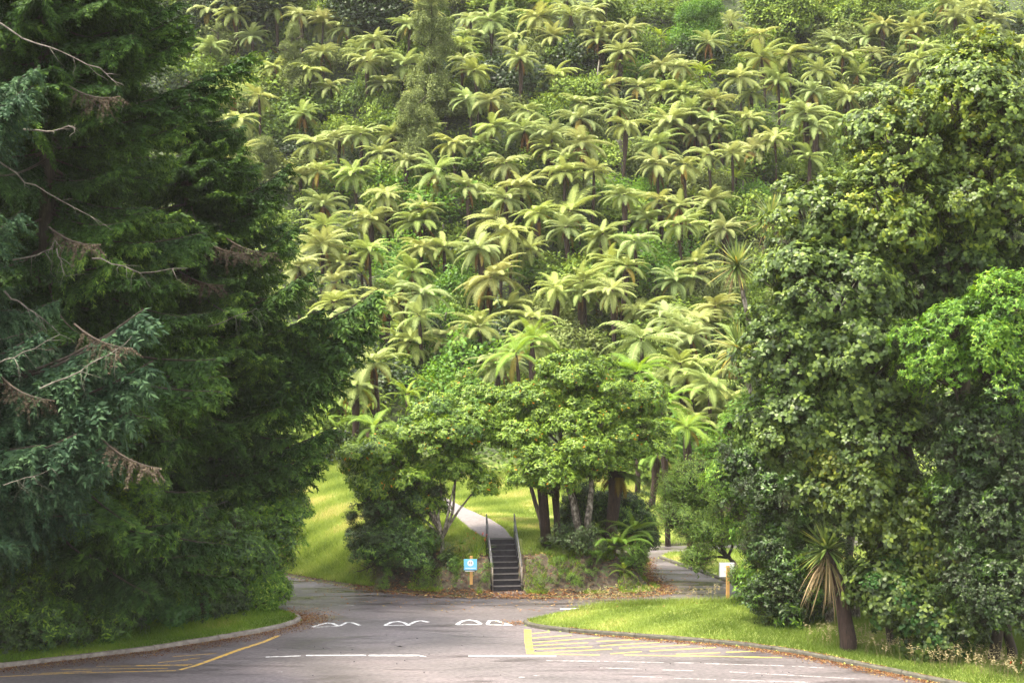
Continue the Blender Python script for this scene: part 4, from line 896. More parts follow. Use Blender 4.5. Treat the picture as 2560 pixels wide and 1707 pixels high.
# ground ferns
def ground_fern(px, py, Y, R, label, grp='ferns on the bank', b='b', col=None, n=13):
    c = P(px, py, Y); z = th(c.x, Y) + .15; c.z = max(c.z, z)
    o = tree_fern(c, R, .05, label, grp, b=b, n=n, dead=2, up=3, color=col, name='ground_fern'); o['category'] = 'fern'; return o
ground_fern(1545, 1365, 58.2, 1.55, 'broad bright ground fern arching off the right end of the bank', n=17, col=(.62, .72, .6, 1))
ground_fern(1480, 1330, 59.0, .9, 'ground fern beneath the stout tree fern', col=(.7, .75, .7, 1))
ground_fern(1585, 1325, 59.6, 1.5, 'taller ground fern behind the broad bright one', n=15, col=(.75, .8, .7, 1))
ground_fern(1420, 1345, 59.4, .75, 'ground fern between the mottled trunk and the slender fern trunk', col=(.6, .7, .6, 1))
ground_fern(1375, 1360, 59.0, .55, 'small ground fern at the foot of the thick fern trunk', col=(.6, .7, .6, 1))
ground_fern(1460, 1380, 58.3, .6, 'small ground fern drooping over the soil bank', col=(.75, .8, .7, 1))
ground_fern(1150, 1360, 58.6, .55, 'ground fern behind the blue sign', col=(.55, .65, .5, 1))
ground_fern(1120, 1400, 58.0, .5, 'low ground fern left of the blue sign', col=(.5, .6, .5, 1))
ground_fern(1560, 1440, 57.6, .7, 'drooping ground fern low on the right end of the bank', n=11)
# bright grassy tuft bush at the right end of bank and low green plants on its foot
for px, py, Y, r, lab in ((1580, 1430, 57.9, .55, 'pale green tuft plant at the right corner of the bank'), (1600, 1400, 58.4, .5, 'yellow-green tuft plant behind the corner one')):
    lobe_tree('tuft_plant', lab, 'plant', bz(px, Y), [(P(px, py, Y), (r, r * .8, r), 18)], ['smallleaf'], .03, csc=.5, trunk=False)
for px, Y, r, lab in ((1370, 56.6, .5, 'low weed patch at the bank foot right of the stairs'), (1470, 56.9, .45, 'leafy weed clump mid way along the bank foot'), (1490, 57.4, .35, 'leafy weed higher on the soil bank'), (962, 57.0, .25, 'small weed by the leaf litter left of the shrub'),
                      (1063, 56.6, .2, 'tiny weed at the roadside left of the blue sign'), (1215, 56.8, .22, 'weed growing at the left foot of the stairs'), (1140, 56.7, .18, 'tiny weed beside the blue sign post'), (1440, 56.4, .3, 'flat weed at the road edge in the leaf litter'), (1405, 57.0, .3, 'weed on the lower soil bank near the stairs')):
    c = bz(px, Y); lobe_tree('weed', lab, 'plant', c, [(c + Vector((0, 0, .08)), (r, r * .6, .12), 9)], ['smallleaf'], .03, csc=.28, trunk=False)
# red flowering plants
def flower_plant(label, c, n, r, hgt):
    root = thing('flowering_plant', label, 'plant', c)
    link('leaf_blades', sword_mesh('leaf_blades', 26, hgt, .03, M['grassdark'], 1, .3), root, (0, 0, 0))
    g = Geo()
    for k in range(n):
        p = Vector((R_.uniform(-r, r), R_.uniform(-r, r) * .5, hgt * R_.uniform(.75, 1.25)))
        gp = Geo(); gp.tube([(p.x * .4, p.y * .4, 0), (p.x, p.y, p.z)], .006, 3); 
        for q in range(7):
            d = Vector((R_.gauss(0, 1), R_.gauss(0, 1), R_.gauss(0, .7))).normalized() * .055; s = d.cross(Vector((.2, .1, 1))).normalized() * .02
            gp.add([p, p + d * .6 + s, p + d, p + d * .6 - s], [(0, 1, 2, 3)], 1)
        gp.build('flower', [M['grassdark'], M['redflower']], root)
flower_plant('orange-red flowering plant on the bank left of the handrail', bz(1190, 58.4), 8, .45, .7)
flower_plant('two red flowers in the grass in the bottom right corner', P(2535, 1690, 42.2) , 2, .3, .35)
flower_plant('orange-red flowering plant nearest the left handrail', bz(1212, 58.8), 4, .2, .7)

# ---------------------------------------------------------------- hillside: solve for the spot on the slope
YY = np.arange(79, 235, .25)
def on_hill(px, py, hgt):
    """point at trunk height hgt over the slope that is seen at (px, py)"""
    x = (px - 1280) / FOC * YY; zr = CAMZ - (py - 853) / FOC * YY
    d = zr - (terr(x, YY) + hgt)
    k = np.argmax(d <= 0) if (d <= 0).any() else len(YY) - 1
    return P(px, py, YY[k])
def crop(ox, oy, lst): return [(ox + a_ / 2.613, oy + b_ / 2.613, w_ / 2.613) for a_, b_, w_ in lst]
FERNS = crop(860, 0, [(430,160,110),(200,260,130),(150,400,110),(960,130,140),(840,230,130),(1270,110,160),(1480,100,140),(1690,170,130),(1550,220,100),(850,460,140),(250,540,130),(1370,490,140),(1920,560,140),
    (2080,430,120),(2210,430,110),(680,610,110),(960,650,150),(1550,670,120),(1540,770,170),(110,870,130),(310,880,130),(1180,850,150),(970,820,130),(1840,810,140),(2130,790,180),(710,930,130),(880,950,150),(1560,930,160),
    (1060,1060,140),(1440,1120,150),(600,1110,160),(60,1130,130),(240,1000,90),(1160,1210,170),(270,1270,150),(1830,1270,150),(1480,1370,200),(2220,1070,140),(2060,1300,90),(1000,1420,200),(170,1430,180),(490,1440,150),
    (1080,1500,150),(2180,1460,110),(1690,1520,150),(1980,1430,120),(1860,190,90),(2210,610,110),(1700,0,100),(1120,250,120),(1340,960,130),(2040,940,140)])
FERNS += crop(1700, 0, [(330,140,130),(870,60,110),(520,220,110),(530,370,170),(710,350,120),(60,450,130),(390,500,130),(1000,260,110),(1230,240,130),(1060,360,120),(1260,340,130),(1520,120,130),(1540,190,130),(1800,110,110),
    (1960,40,120),(2060,120,110),(1930,220,150),(2170,260,130),(1600,310,120),(1420,390,110),(1540,470,130),(920,460,140),(870,600,140),(1090,620,140),(220,650,130),(20,620,100),(820,740,160),(1070,770,140),(200,780,130),
    (450,770,120),(110,860,120),(490,980,170),(340,1000,120),(620,900,140),(80,1070,140),(640,520,120),(1160,480,100),(210,1300,110),(60,1460,130),(290,1490,100),(850,1020,110),(2240,140,90),(2220,320,100),(1750,20,110),(1300,590,110),
    (1450,640,110),(1700,560,120),(1850,420,130),(2100,500,120)])
FERNS += crop(0, 0, [(1360,60,140),(1800,40,130),(2110,140,110),(1960,90,80),(2110,340,110),(2160,560,110),(1690,620,130),(1560,780,100),(1790,430,90),(1480,870,120),(2050,930,180),(1980,740,130),(2220,900,90),(1960,1150,80),(2110,1330,140),(2120,1470,150),(1560,1000,90)])
FERNS += crop(860, 600, [(160,60,150),(500,40,110),(880,50,150),(1210,50,130),(1700,30,130),(1730,130,150),(960,240,190),(1560,260,170),(1380,310,140),(450,200,160),(380,320,150),(520,340,130),(1940,450,190),(2160,260,130),(1940,640,240),
    (1080,430,170),(490,490,120),(880,560,180),(1230,670,180),(430,660,190),(90,480,130),(60,570,120),(2190,800,130),(2180,560,140),(1010,800,120),(1750,320,140)])
FERNS += crop(1700, 600, [(100,140,120),(90,220,140),(230,430,170),(60,850,150),(190,930,110),(190,1010,110),(100,1170,120),(60,1330,140),(330,1170,110),(120,520,120),(300,1040,110)])
FERNS += crop(0, 600, [(2110,30,190),(1950,170,120),(2180,400,140),(2130,530,120),(2230,150,120)])
merged = []
for f in FERNS:
    if all(math.hypot(f[0] - q[0], (f[1] - q[1]) * 1.4) > 22 for q in merged): merged.append(f)
FERNS = merged
tries = 0
cand = []
while len(cand) < 75 and tries < 16000:
    tries += 1
    px, py = R_.uniform(520, 2560), R_.uniform(-10, 980)
    if px < 780 and py > 300: continue
    if px > 1850 and py > 350: continue
    if all(math.hypot(px - q[0], (py - q[1]) * 1.5) > 43 for q in FERNS + cand): cand.append((px, py, R_.uniform(38, 52)))
FERNS += cand
ROWN = ['in the topmost row', 'in the second row down', 'in the third row down', 'in the fourth row down', 'in the fifth row down', 'in the sixth row down', 'in the seventh row down', 'in the lowest rows']
COLN = [(700, 'beside the left conifers'), (860, 'right of the left conifers'), (1010, 'left of centre'), (1150, 'above the left umbrella tree'), (1290, 'above the stairs'), (1420, 'above the right umbrella tree'), (1560, 'above the mottled trunks'),
        (1700, 'above the side road'), (1840, 'above the olive bush'), (2000, 'behind the cabbage trees'), (2200, 'behind the big-leaved tree'), (9999, 'in the upper right corner')]
LABELS = {}
def place_labels(items, what):
    """items: (px, py, look) -> labels that single out each by row, column and order in its cell"""
    cells = {}
    for i, (px, py, look) in enumerate(items):
        r = min(int(max(py, 0) / 118), 7); c = next(k for k, (lim, _) in enumerate(COLN) if px < lim)
        cells.setdefault((r, c), []).append(i)
    out = [None] * len(items)
    for (r, c), idx in cells.items():
        idx.sort(key=lambda i: items[i][0]); n_ = len(idx)
        for k, i in enumerate(idx):
            od = '' if n_ == 1 else (('left one' if k == 0 else 'right one') if n_ == 2 else ('leftmost' if k == 0 else 'rightmost' if k == n_ - 1 else ['second', 'third', 'fourth', 'fifth', 'sixth', 'seventh', 'eighth', 'ninth', 'tenth', 'eleventh'][k - 1] + ' from left'))
            out[i] = f"{items[i][2]} {what} {ROWN[r]} {COLN[c][1]}" + (', ' + od if od else '')
    return out
specs = []
for px, py, hw in FERNS:
    dead = R_.choice((0, 1, 2, 3, 5, 6)); up = R_.choice((0, 0, 1, 2, 3)); specs.append((px, py, hw, dead, up))
labs = place_labels([(px, py, 'brown-skirted' if dead >= 3 else ('upright-centred' if up >= 3 else 'flat-topped')) for px, py, hw, dead, up in specs], 'tree fern')
fern_xy = []
for (px, py, hw, dead, up), lb in zip(specs, labs):
    hgt = R_.uniform(3.0, 6.2); c = on_hill(px, py, hgt)
    R = min(max(hw / (FOC / c.y) * R_.uniform(1.05, 1.4) * (.95 if py < 420 else 1), 2.0), 3.9)
    fern_xy.append((c.x, c.y)); tree_fern(c, R, hgt, lb, 'tree ferns on the misty hillside', dead=dead, up=up)

young = []; tries = 0
while len(young) < 70 and tries < 9000:
    tries += 1
    px, py = R_.uniform(500, 2560), R_.uniform(0, 1020)
    if (px < 760 and py > 320) or (px > 1850 and py > 350): continue
    if all(math.hypot(px - q[0], (py - q[1])) > 34 for q in FERNS) and all(math.hypot(px - q[0], py - q[1]) > 50 for q in young): young.append((px, py))
for (px, py), lb in zip(young, place_labels([(px, py, 'small') for px, py in young], 'fern')):
    hgt = R_.uniform(1.0, 2.6); c = on_hill(px, py, hgt)
    tree_fern(c, R_.uniform(1.3, 2.0), hgt, lb, 'young tree ferns under the tall ones', b='b', n=R_.randint(11, 15), dead=R_.choice((0, 1, 2)), up=R_.choice((1, 2, 3)), name='young_tree_fern', color=(1.1, 1.0, .9, 1))
# shrubs and trees between the ferns
def shrub_mesh(name, mat, n, lsz, lump=.25, aspect=.6, hi=False):
    d = rand_dirs(n); d[:, 2] = np.abs(d[:, 2]) * 1.0 - .25 * (rng.random(n) < .3)
    ph = rng.uniform(0, 6, 6)
    bumpy = 1 + lump * (np.sin(d[:, 0] * 5 + ph[0]) * np.sin(d[:, 1] * 5 + ph[1]) + .6 * np.sin(d[:, 2] * 7 + ph[2]) * np.sin(d[:, 0] * 9 + ph[3]))
    rr = bumpy * rng.uniform(.72, 1.04, n)
    base = d * rr[:, None]
    dd = d * .6 + rng.normal(size=(n, 3)) * .7; up = d + np.array([0, 0, .8]) + rng.normal(size=(n, 3)) * .3
    L_ = lsz * rng.uniform(.6, 1.3, n)
    V, F, k = leaf_geo(base, dd, up, L_, L_ * aspect, .15, .1, hi)
    return np_mesh(name, V, F, mat, np.repeat(np.clip(rng.uniform(.1, .75, n) + .25 * (bumpy - 1), 0, 1), k))
SHM = {'forest': [shrub_mesh('foliage', M['forest'], 2000, .15) for _ in range(4)], 'lime': [shrub_mesh('foliage', M['limeleaf'], 1700, .12) for _ in range(2)],
       'dark': [shrub_mesh('foliage', M['darkleaf'], 1500, .13) for _ in range(2)], 'olive': [shrub_mesh('foliage', M['olive'], 2600, .13) for _ in range(3)]}
SHT = {}
for k in range(2):
    g = Geo(); g.tube([(0, 0, -.4), (.03, 0, .3), (0, .02, .8)], [.07, .05, .02], 5)
    for q in range(4):
        a = q * 1.6 + k; g.tube([(0, 0, .2), (.5 * math.cos(a), .5 * math.sin(a), .7)], [.03, .01], 4)
    SHT[k] = g.mesh('trunk', M['bark'], True)
ITEMS = []      # px, py(centre), halfwidth px, halfheight px, kind
NAMED = [(420,120,75,60,'dark'),(490,215,60,50,'forest'),(400,230,60,50,'dark'),(350,60,70,60,'dark'),(450,40,60,50,'forest'),(1110,520,80,55,'lime'),(1030,500,60,50,'lime'),(1620,480,40,30,'lime'),(1600,500,30,26,'lime'),(1180,930,90,75,'lime'),(1100,990,70,60,'lime'),(950,965,80,60,'dark'),(1240,860,50,60,'dark'),(1010,655,60,50,'lime'),(1130,700,45,45,'lime'),
         (1590,640,60,45,'lime'),(1640,700,60,50,'lime'),(1440,160,55,50,'dark'),(1290,210,75,60,'dark'),(1200,400,60,40,'forest'),(1580,200,45,40,'lime'),(1140,740,60,50,'lime'),(1540,720,60,50,'forest'),(1650,890,80,60,'forest'),
         (1700,1130,90,60,'lime'),(1640,1060,70,50,'olive'),(1790,1120,80,60,'lime'),(1830,1000,60,60,'olive'),(1350,800,60,40,'olive'),(1430,880,70,50,'olive'),(1000,930,60,45,'forest'),(860,1010,70,50,'forest'),(900,900,60,50,'dark'),(820,960,60,60,'lime'),
         (1740,960,60,50,'forest'),(1060,880,60,50,'lime'),(850,1140,50,45,'dark'),(1650,1180,80,50,'forest'),(1480,250,45,45,'forest'),(760,1100,60,60,'forest'),(700,1000,70,80,'forest'),(1730,1040,60,50,'olive'),(1880,860,60,60,'forest')]
for a_ in NAMED: ITEMS.append(a_)
tries = 0
while len(ITEMS) < 285 and tries < 20000:
    tries += 1
    px, py = R_.uniform(470, 2560), R_.uniform(-20, 1150)
    if px < 700 and py > 500: continue
    if px > 1950 and py > 450: continue
    if 900 < px < 1650 and py > 1000: continue
    if all(math.hypot(px - q[0], (py - q[1]) * 1.3) > 40 for q in ITEMS): ITEMS.append((px, py, R_.uniform(32, 62), R_.uniform(26, 48), (R_.choice(('forest', 'forest', 'forest', 'dark', 'olive', 'olive')) if py < 420 else R_.choice(('forest', 'forest', 'dark', 'olive', 'lime', 'lime')))))
LOOK = {'forest': 'mid-green bushy', 'lime': 'bright lime-green', 'dark': 'dark green', 'olive': 'olive-green'}
labs = place_labels([(i[0], i[1], LOOK[i[4]]) for i in ITEMS], 'shrub')
for (px, py, hw, hh, kd), lb in zip(ITEMS, labs):
    c = on_hill(px, py, .9 if (px, py, hw, hh, kd) not in NAMED else 1.5); s = c.y / FOC
    r = hw * s * 1.35; rz_ = hh * s * 1.5; zg = th(c.x, c.y)
    root = thing('shrub', lb, 'shrub', (c.x, c.y, zg), 0, 'shrubs between the tree ferns')
    link('trunk', SHT[R_.randrange(2)], root, None, (0, 0, R_.uniform(0, 6)), (r, r, max(c.z - zg, .8)))
    link('foliage', R_.choice(SHM[kd]), root, (0, 0, c.z - zg - rz_ * .1), (R_.gauss(0, .1), R_.gauss(0, .1), R_.uniform(0, 6)), (r, r * .95, rz_))

# taller trees standing out of the ferns: stacked vine-clad columns and broad crowns
def tall_tree(label, px, ytop, ybot, hw, kd, nblob, taper=.5, cat='tree', name='hillside_tree', bare=False):
    b = on_hill(px, ybot, .2); s = b.y / FOC; zt = CAMZ - (ytop - 853) * s; H_ = zt - b.z
    root = thing(name, label, cat, b)
    g = Geo(); g.tube([(0, 0, -.4), (hw * s * .1, 0, H_ * .4), (-hw * s * .1, 0, H_ * .8), (0, 0, H_ * .97)], [.28, .22, .15, .05], 7, bump=.2)
    for q in range(7):
        z = H_ * R_.uniform(.3, .85); a = R_.uniform(0, 6.28); g.tube([(0, 0, z), (hw * s * .8 * math.cos(a), hw * s * .8 * math.sin(a), z + R_.uniform(.3, 1.2))], [.09, .02], 4)
    g.build('trunk', M['bark'] if not bare else M['deadwood'], root, smooth=True)
    for k in range(nblob):
        t = (k + .5) / nblob; r = hw * s * (1 - taper * t) * R_.uniform(.5, .8)
        off = hw * s * (1 - taper * t) * .55
        z = H_ * (.12 + .85 * t)
        link('foliage', R_.choice(SHM[kd]), root, (R_.uniform(-off, off), R_.uniform(-off, off), z), (0, 0, R_.uniform(0, 6)), (r, r, r * R_.uniform(.8, 1.3)))
tall_tree('tall vine-clad olive column tree standing left of centre from mid-slope to top', 1080, -20, 330, 60, 'olive', 22, .35)
tall_tree('bushy olive vine-clad tree below the tall column tree', 1035, 230, 470, 62, 'olive', 18, .5)
tall_tree('olive vine-clad spire right of the left conifer tips', 735, 62, 300, 58, 'olive', 20, .6)
tall_tree('narrow olive spire in the mist beside the left conifer', 548, 62, 200, 34, 'olive', 12, .6)
tall_tree('low olive spire behind the left conifer branches', 655, 345, 470, 48, 'olive', 12, .5)
tall_tree('broad dark misty tree at the top left of centre', 930, -30, 110, 120, 'dark', 16, .1)
tall_tree('second broad dark tree left of the tall column tree', 1000, 10, 130, 80, 'dark', 10, .1)
tall_tree('rounded bright tree at the top right of centre', 1745, 10, 160, 75, 'lime', 16, .3)
tall_tree('grey-green tree at the top beside the rounded bright tree', 1960, -20, 110, 85, 'forest', 14, .2)
tall_tree('grey-green tree at the top far right of the rounded bright one', 2190, -20, 100, 80, 'forest', 14, .2)
tall_tree('dark misty tree at the very top left', 660, -40, 90, 110, 'dark', 12, .1)
tall_tree('small bushy green tree at the top centre', 1540, 0, 90, 60, 'forest', 12, .3)
tall_tree('dark misty tree at the top between the conifer and the narrow spire', 500, -40, 110, 60, 'dark', 10, .1)
# bare grey poles and dead trees
for lab, px, y0, y1, r in (('thin pale dead pole between the ferns left of centre', 1103, 560, 680, .09), ('pale lichen-spotted pole below the left-of-centre ferns', 1103, 780, 870, .10), ('thin leaning dead pole at mid-slope above the right umbrella tree', 1490, 150, 250, .09),
                           ('dead pole above the mottled trunks', 1616, 600, 690, .12), ('long thin dead stem at mid-slope right of centre', 1851, 450, 530, .09), ('short pale pole near the centre of the lower slope', 1350, 770, 850, .10), ('pale fern pole standing over the lime shrubs', 1465, 790, 860, .10)):
    b = on_hill(px, y1, .1); s = b.y / FOC; zt = CAMZ - (y0 - 853) * s
    root = thing('dead_pole', lab, 'dead tree', b, 0); g = Geo(); H_ = zt - b.z; lx = R_.uniform(-.4, .4)
    g.tube([(0, 0, -.4), (lx * .3, 0, H_ * .5), (lx, 0, H_)], [r * 1.3, r, r * .7], 6, bump=.2); g.build('trunk', M['deadwood'], root, smooth=True)
for lab, px, y0, y1, hw in (('whitish dead tree with fine bare twigs right of centre', 1553, 340, 450, 22), ('spreading whitish dead branches beside the left conifer edge', 915, 680, 740, 48)):
    b = on_hill(px, y1, .1); s = b.y / FOC; H_ = (CAMZ - (y0 - 853) * s) - b.z
    root = thing('dead_tree', lab, 'dead tree', b); g = Geo(); g.tube([(0, 0, -.3), (.1, 0, H_ * .5), (0, 0, H_ * .9)], [.12, .09, .03], 6); g.build('trunk', M['deadwood'], root, smooth=True)
    g = Geo()
    for q in range(26):
        a = R_.uniform(0, 6.28); z = H_ * R_.uniform(.3, .85); e = Vector((hw * s * math.cos(a) * R_.uniform(.4, 1), hw * s * math.sin(a) * .5, z + H_ * R_.uniform(.05, .35)))
        g.tube(wob((0, 0, z), e, 3, .12), [.05, .035, .02, .01], 4)
    g.build('bare_branches', M['deadwood'], root, kind='stuff')

# leafy ground cover of the slope
def scatter(poly_or_fn, n, bx, by):
    X = rng.uniform(bx[0], bx[1], n); Y = rng.uniform(by[0], by[1], n); k = poly_or_fn(X, Y); return X[k], Y[k]
X, Y = scatter(lambda X, Y: (np.abs(X - 0) < .38 * Y) & (X > -.38 * Y), 260000, (-75, 75), (78, 225))
Z = terr(X, Y); n_ = len(X)
base = np.stack([X, Y, Z + rng.uniform(.0, .9, n_)], 1); dd = rng.normal(size=(n_, 3)); dd[:, 2] = np.abs(dd[:, 2]) * .6; 
V, F, k = leaf_geo(base, dd, np.tile([0, -.5, 1.0], (n_, 1)) + rng.normal(size=(n_, 3)) * .4, rng.uniform(.25, .6, n_), rng.uniform(.12, .3, n_), .3, .1, False)
patch = .5 + .28 * np.sin(X * .35 + 2) * np.sin(Y * .3) + .15 * np.sin(X * .9 - Y * .7)
me = np_mesh('undergrowth', V, F, M['forest'], np.repeat(np.clip(patch + rng.uniform(-.3, .25, n_), 0, 1), k))
tagk(link('undergrowth', me), 'leafy green undergrowth covering the hillside between the ferns', 'undergrowth', kind='stuff')

# ---------------------------------------------------------------- grass
def blades(name, label, X, Y, hgt, wd, mat, lean=.5, tint=None):
    n_ = len(X); Z = terr(X, Y); a = rng.uniform(0, 2 * PI, n_); hh = hgt * rng.uniform(.5, 1.4, n_) if not hasattr(hgt, '__len__') else hgt
    s = np.stack([np.cos(a), np.sin(a), np.zeros(n_)], 1) * (wd * rng.uniform(.7, 1.3, n_))[:, None]
    l = rng.normal(size=(n_, 2)) * lean; tip = np.stack([l[:, 0] * hh, l[:, 1] * hh, hh], 1); b = np.stack([X, Y, Z - .01], 1)
    V = np.stack([b - s / 2, b + s / 2, b + tip], 1).reshape(-1, 3); F = np.arange(n_ * 3).reshape(-1, 3)
    tt = rng.uniform(.1, .9, n_) if tint is None else tint
    me = np_mesh(name, V, F, mat, np.repeat(tt, 3)); o = link(name, me); tagk(o, label, 'grass', kind='stuff'); return o
def patchy(X, Y, lo=.1, hi=.8): return np.clip(lo + (hi - lo) * (.5 + .3 * np.sin(X * .9 + Y * .6) + .25 * np.sin(X * 2.3 - Y * 1.9) + rng.uniform(-.35, .35, len(X))), 0, 1)
X, Y = scatter(lambda X, Y: sdist(ISLAND, X, Y) > .14, 330000, (.4, 19), (37, 57.5))
nr = sdist(ISLAND, X, Y); hh = np.where((Y > 52.5) & (nr < .8), .22, .10) * rng.uniform(.5, 1.4, len(X)); hh = hh * (1 + 1.0 * sm(8.5, 12, X) * sm(44, 46, Y))
blades('grass', 'sunlit grass covering the kerbed island on the right', X, Y, hh, .022, M['grassb'], .55, patchy(X, Y, .1, .8) - .42 * sm(5.5, 9.0, X))
X, Y = scatter(lambda X, Y: (sdist(VERGE, X, Y) > .14) & (sdist(VERGE, X, Y) < 4.5), 260000, (-24, -7.6), (38, 55))
dv = sdist(VERGE, X, Y)
blades('grass', 'green grass verge behind the left kerb', X, Y, (.09 + .16 * sm(.8, 2.2, dv)) * rng.uniform(.5, 1.4, len(X)), .022, M['grassdark'], .6, patchy(X, Y))
pathx = lambda Y: np.interp(Y, [59.9, 60.8, 62.3, 64, 68, 72, 76], [-.5, -.75, -1.15, -1.6, -2.5, -3.8, -5.4])
def lawnmask(X, Y):
    d = sdist(MOUND, X, Y)
    return (d > np.where(X < -6, .25, 2.3)) & (Y < 80) & (X < 7) & ~((np.abs(X - pathx(Y)) < np.interp(Y, [59.9, 62], [.6, .8])) & (Y > 59.9)) & ~((np.abs(X + .35) < .8) & (Y < 60.2)) & (X > -18)
X, Y = scatter(lawnmask, 520000, (-18, 7), (57, 80))
d = sdist(MOUND, X, Y)
blades('grass', 'bright yellow-green lawn sloping up behind the central trees', X, Y, np.where(X < -6, .17, .12) * rng.uniform(.5, 1.4, len(X)), .03, M['grassb'], .6, patchy(X, Y, .2, .95))
X, Y = scatter(lambda X, Y: (sdist(SIDE, X, Y) > .14) | ((sdist(MOUND, X, Y) > .1) & (Y > 69)), 90000, (4, 22), (58.5, 78))
blades('grass', 'rough grass beside the far side road', X, Y, .16, .03, M['grassb'], .6, patchy(X, Y, .1, .9))
# sparse tufts on the soil bank
X, Y = scatter(lambda X, Y: (sdist(MOUND, X, Y) > .3) & (sdist(MOUND, X, Y) < 2.6) & (np.sin(X * 2.2) * np.sin(X * .9 + Y * 2) > .05) & ~((np.abs(X + .35) < .9)), 60000, (-7.5, 6.4), (56, 61))
blades('weed_grass', 'sparse weedy grass tufts on the soil bank', X, Y, .13, .025, M['grassdark'], .8)
# straw seed heads at lower right
def seedheads(X, Y, lab):
    n_ = len(X); Z = terr(X, Y); Vs, Fs, T = [], [], []
    for x, y, z in zip(X, Y, Z):
        h_ = R_.uniform(.35, .75); l = Vector((R_.gauss(0, .22), R_.gauss(0, .22), 1)) * h_; b = len(Vs); p = Vector((x, y, z))
        Vs += [p + Vector((-.005, 0, 0)), p + Vector((.005, 0, 0)), p + l]; Fs.append((b, b + 1, b + 2)); T += [.3] * 3
        for q in range(7):
            c = p + l * (1 - q * .045); dv_ = Vector((R_.gauss(0, .05), R_.gauss(0, .05), R_.uniform(-.02, .05))); b = len(Vs)
            Vs += [c, c + dv_ * .5 + Vector((.01, 0, .008)), c + dv_, c + dv_ * .5 - Vector((.01, 0, .008))]; Fs += [(b, b + 1, b + 2), (b, b + 2, b + 3)]; T += [R_.uniform(.4, 1)] * 4
    o = link('seed_heads', np_mesh('seed_heads', Vs, Fs, M['straw'], T)); tagk(o, lab, 'grass', kind='stuff')
X, Y = scatter(lambda X, Y: (sdist(ISLAND, X, Y) > .9) & (Y < 47.2) & (sdist(ISLAND, X, Y) < 3.4), 2600, (9.8, 15.5), (41, 47))
X, Y = X[::3], Y[::3]
seedheads(X, Y, 'cream dry grass seed heads before the dark right thicket')
X, Y = scatter(lambda X, Y: (sdist(ISLAND, X, Y) > .1) & (sdist(ISLAND, X, Y) < .6), 700, (2.0, 8.2), (52, 54.8))
seedheads(X, Y, 'pale seed heads along the far edge of the grass island')
# ---------------------------------------------------------------- fallen leaves
def litter(name, lab, X, Y, size, z=.012, tint=None):
    n_ = len(X); Z = np.maximum(terr(X, Y), 0) + z + rng.uniform(0, .015, n_); base = np.stack([X, Y, Z], 1)
    dd = rng.normal(size=(n_, 3)); dd[:, 2] *= .15
    V, F, k = leaf_geo(base, dd, np.tile([0, 0, 1.0], (n_, 1)) + rng.normal(size=(n_, 3)) * .35, size * rng.uniform(.6, 1.4, n_), size * .5 * rng.uniform(.6, 1.3, n_), -.1, .2, False)
    o = link(name, np_mesh(name, V, F, M['litter'], np.repeat(rng.uniform(0, 1, n_) if tint is None else tint, k))); tagk(o, lab, 'leaf litter', kind='stuff')
X, Y = scatter(lambda X, Y: (sdist(MOUND, X, Y) > -.2 - .45 * rng.random(len(X)) ** 2) & (sdist(MOUND, X, Y) < .75) & (rng.random(len(X)) < np.where(X < -6.5, .35, 1)), 60000, (-11, 7.2), (54.6, 66))
litter('leaf_litter', 'band of red-brown fallen leaves along the foot of the bank', X, Y, .10)
X, Y = scatter(lambda X, Y: (sdist(MOUND, X, Y) > -3.2) & (sdist(MOUND, X, Y) < 0), 1500, (-8, 8), (52.5, 62))
litter('leaf_litter', 'scattered yellow fallen leaves on the wet junction', X, Y, .10, tint=rng.uniform(.7, 1, len(X)))
X, Y = scatter(lambda X, Y: (sdist(MOUND, X, Y) > .7) & (sdist(MOUND, X, Y) < 2.4), 7000, (-7, 6.4), (56, 60))
litter('leaf_litter', 'brown fallen leaves on the soil bank', X, Y, .09)
X, Y = scatter(lambda X, Y: (sdist(VERGE, X, Y) < -.02) & (sdist(VERGE, X, Y) > -.1 - 1.1 * rng.random(len(X)) ** 3), 160000, (-17, -6.6), (42, 53))
litter('leaf_litter', 'rusty leaves and needles drifted against the left kerb', X, Y, .055)
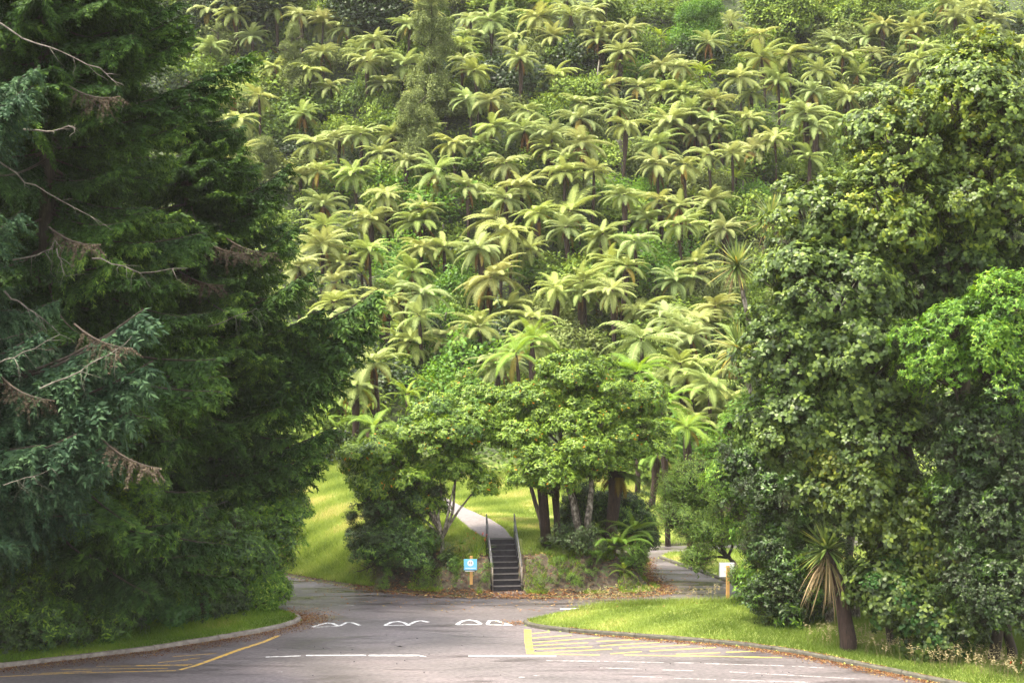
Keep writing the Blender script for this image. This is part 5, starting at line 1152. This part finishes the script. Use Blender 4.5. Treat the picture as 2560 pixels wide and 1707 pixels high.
X, Y = scatter(lambda X, Y: (sdist(ISLAND, X, Y) < .12) & (sdist(ISLAND, X, Y) > -.05 - .55 * rng.random(len(X)) ** 2 * sm(1, 5, X) - .35 * sm(5, 9, X) * rng.random(len(X)) ** 2), 260000, (2, 15), (39, 50))
litter('leaf_litter', 'rusty leaves drifted against the right kerb', X, Y, .055)
X = np.concatenate([rng.normal(-7.35, .45, 420), rng.normal(-7.9, .6, 300), rng.normal(.15, .3, 130)]); Y = np.concatenate([rng.normal(51.4, .5, 420), rng.normal(52.8, .6, 300), rng.normal(50.8, .25, 130)])
litter('leaf_litter', 'cream fallen leaves gathered at the kerb ends', X, Y, .08, tint=rng.uniform(.55, .96, len(X)))
X, Y = scatter(lambda X, Y: (np.abs(X + .35) < .5), 90, (-.9, .3), (57.2, 59.9))
# crumbs of rubble on the near road
g = Geo()
for q in range(160):
    x, y = R_.uniform(-12, 14), R_.uniform(41, 49)
    if sdist(ISLAND, np.array([x]), np.array([y]))[0] > -.3 or sdist(VERGE, np.array([x]), np.array([y]))[0] > -.3: continue
    s = R_.choice((.008, .01, .012, .02)); g.box((x, y, s * .4), (s * 1.6, s * 1.2, s), R_.uniform(0, 3))
tagk(g.build('road_grit', M['black']), 'dark crumbs of grit scattered on the near road', 'grit', kind='stuff')

# ---------------------------------------------------------------- haze
HAZE = .00011
m, n, L = newmat('haze')
pv = n.nodes.new('ShaderNodeVolumePrincipled'); pv.inputs['Color'].default_value = (.93, .93, .95, 1); pv.inputs['Density'].default_value = HAZE
pv.inputs['Anisotropy'].default_value = 0
oo = n.nodes.new('ShaderNodeOutputMaterial'); L.new(pv.outputs[0], oo.inputs['Volume'])
g = Geo(); g.box((0, 420, 80), (820, 1000, 170)); hz = g.build('haze', m); tagk(hz, 'thin pale mist hanging over the hillside', 'haze', kind='stuff')

# uniqueness of labels among things
seen = {}
for o in sc.objects:
    if o.parent is None and o.get('category') and o.get('label'):
        seen.setdefault(o['label'], []).append(o.name)
for k, v in seen.items():
    if len(v) > 1: print('DUP LABEL', k, v)
print('objects', len(sc.objects), 'ferns', len(FERNS), 'tris', sum(len(m_.polygons) for m_ in bpy.data.meshes))
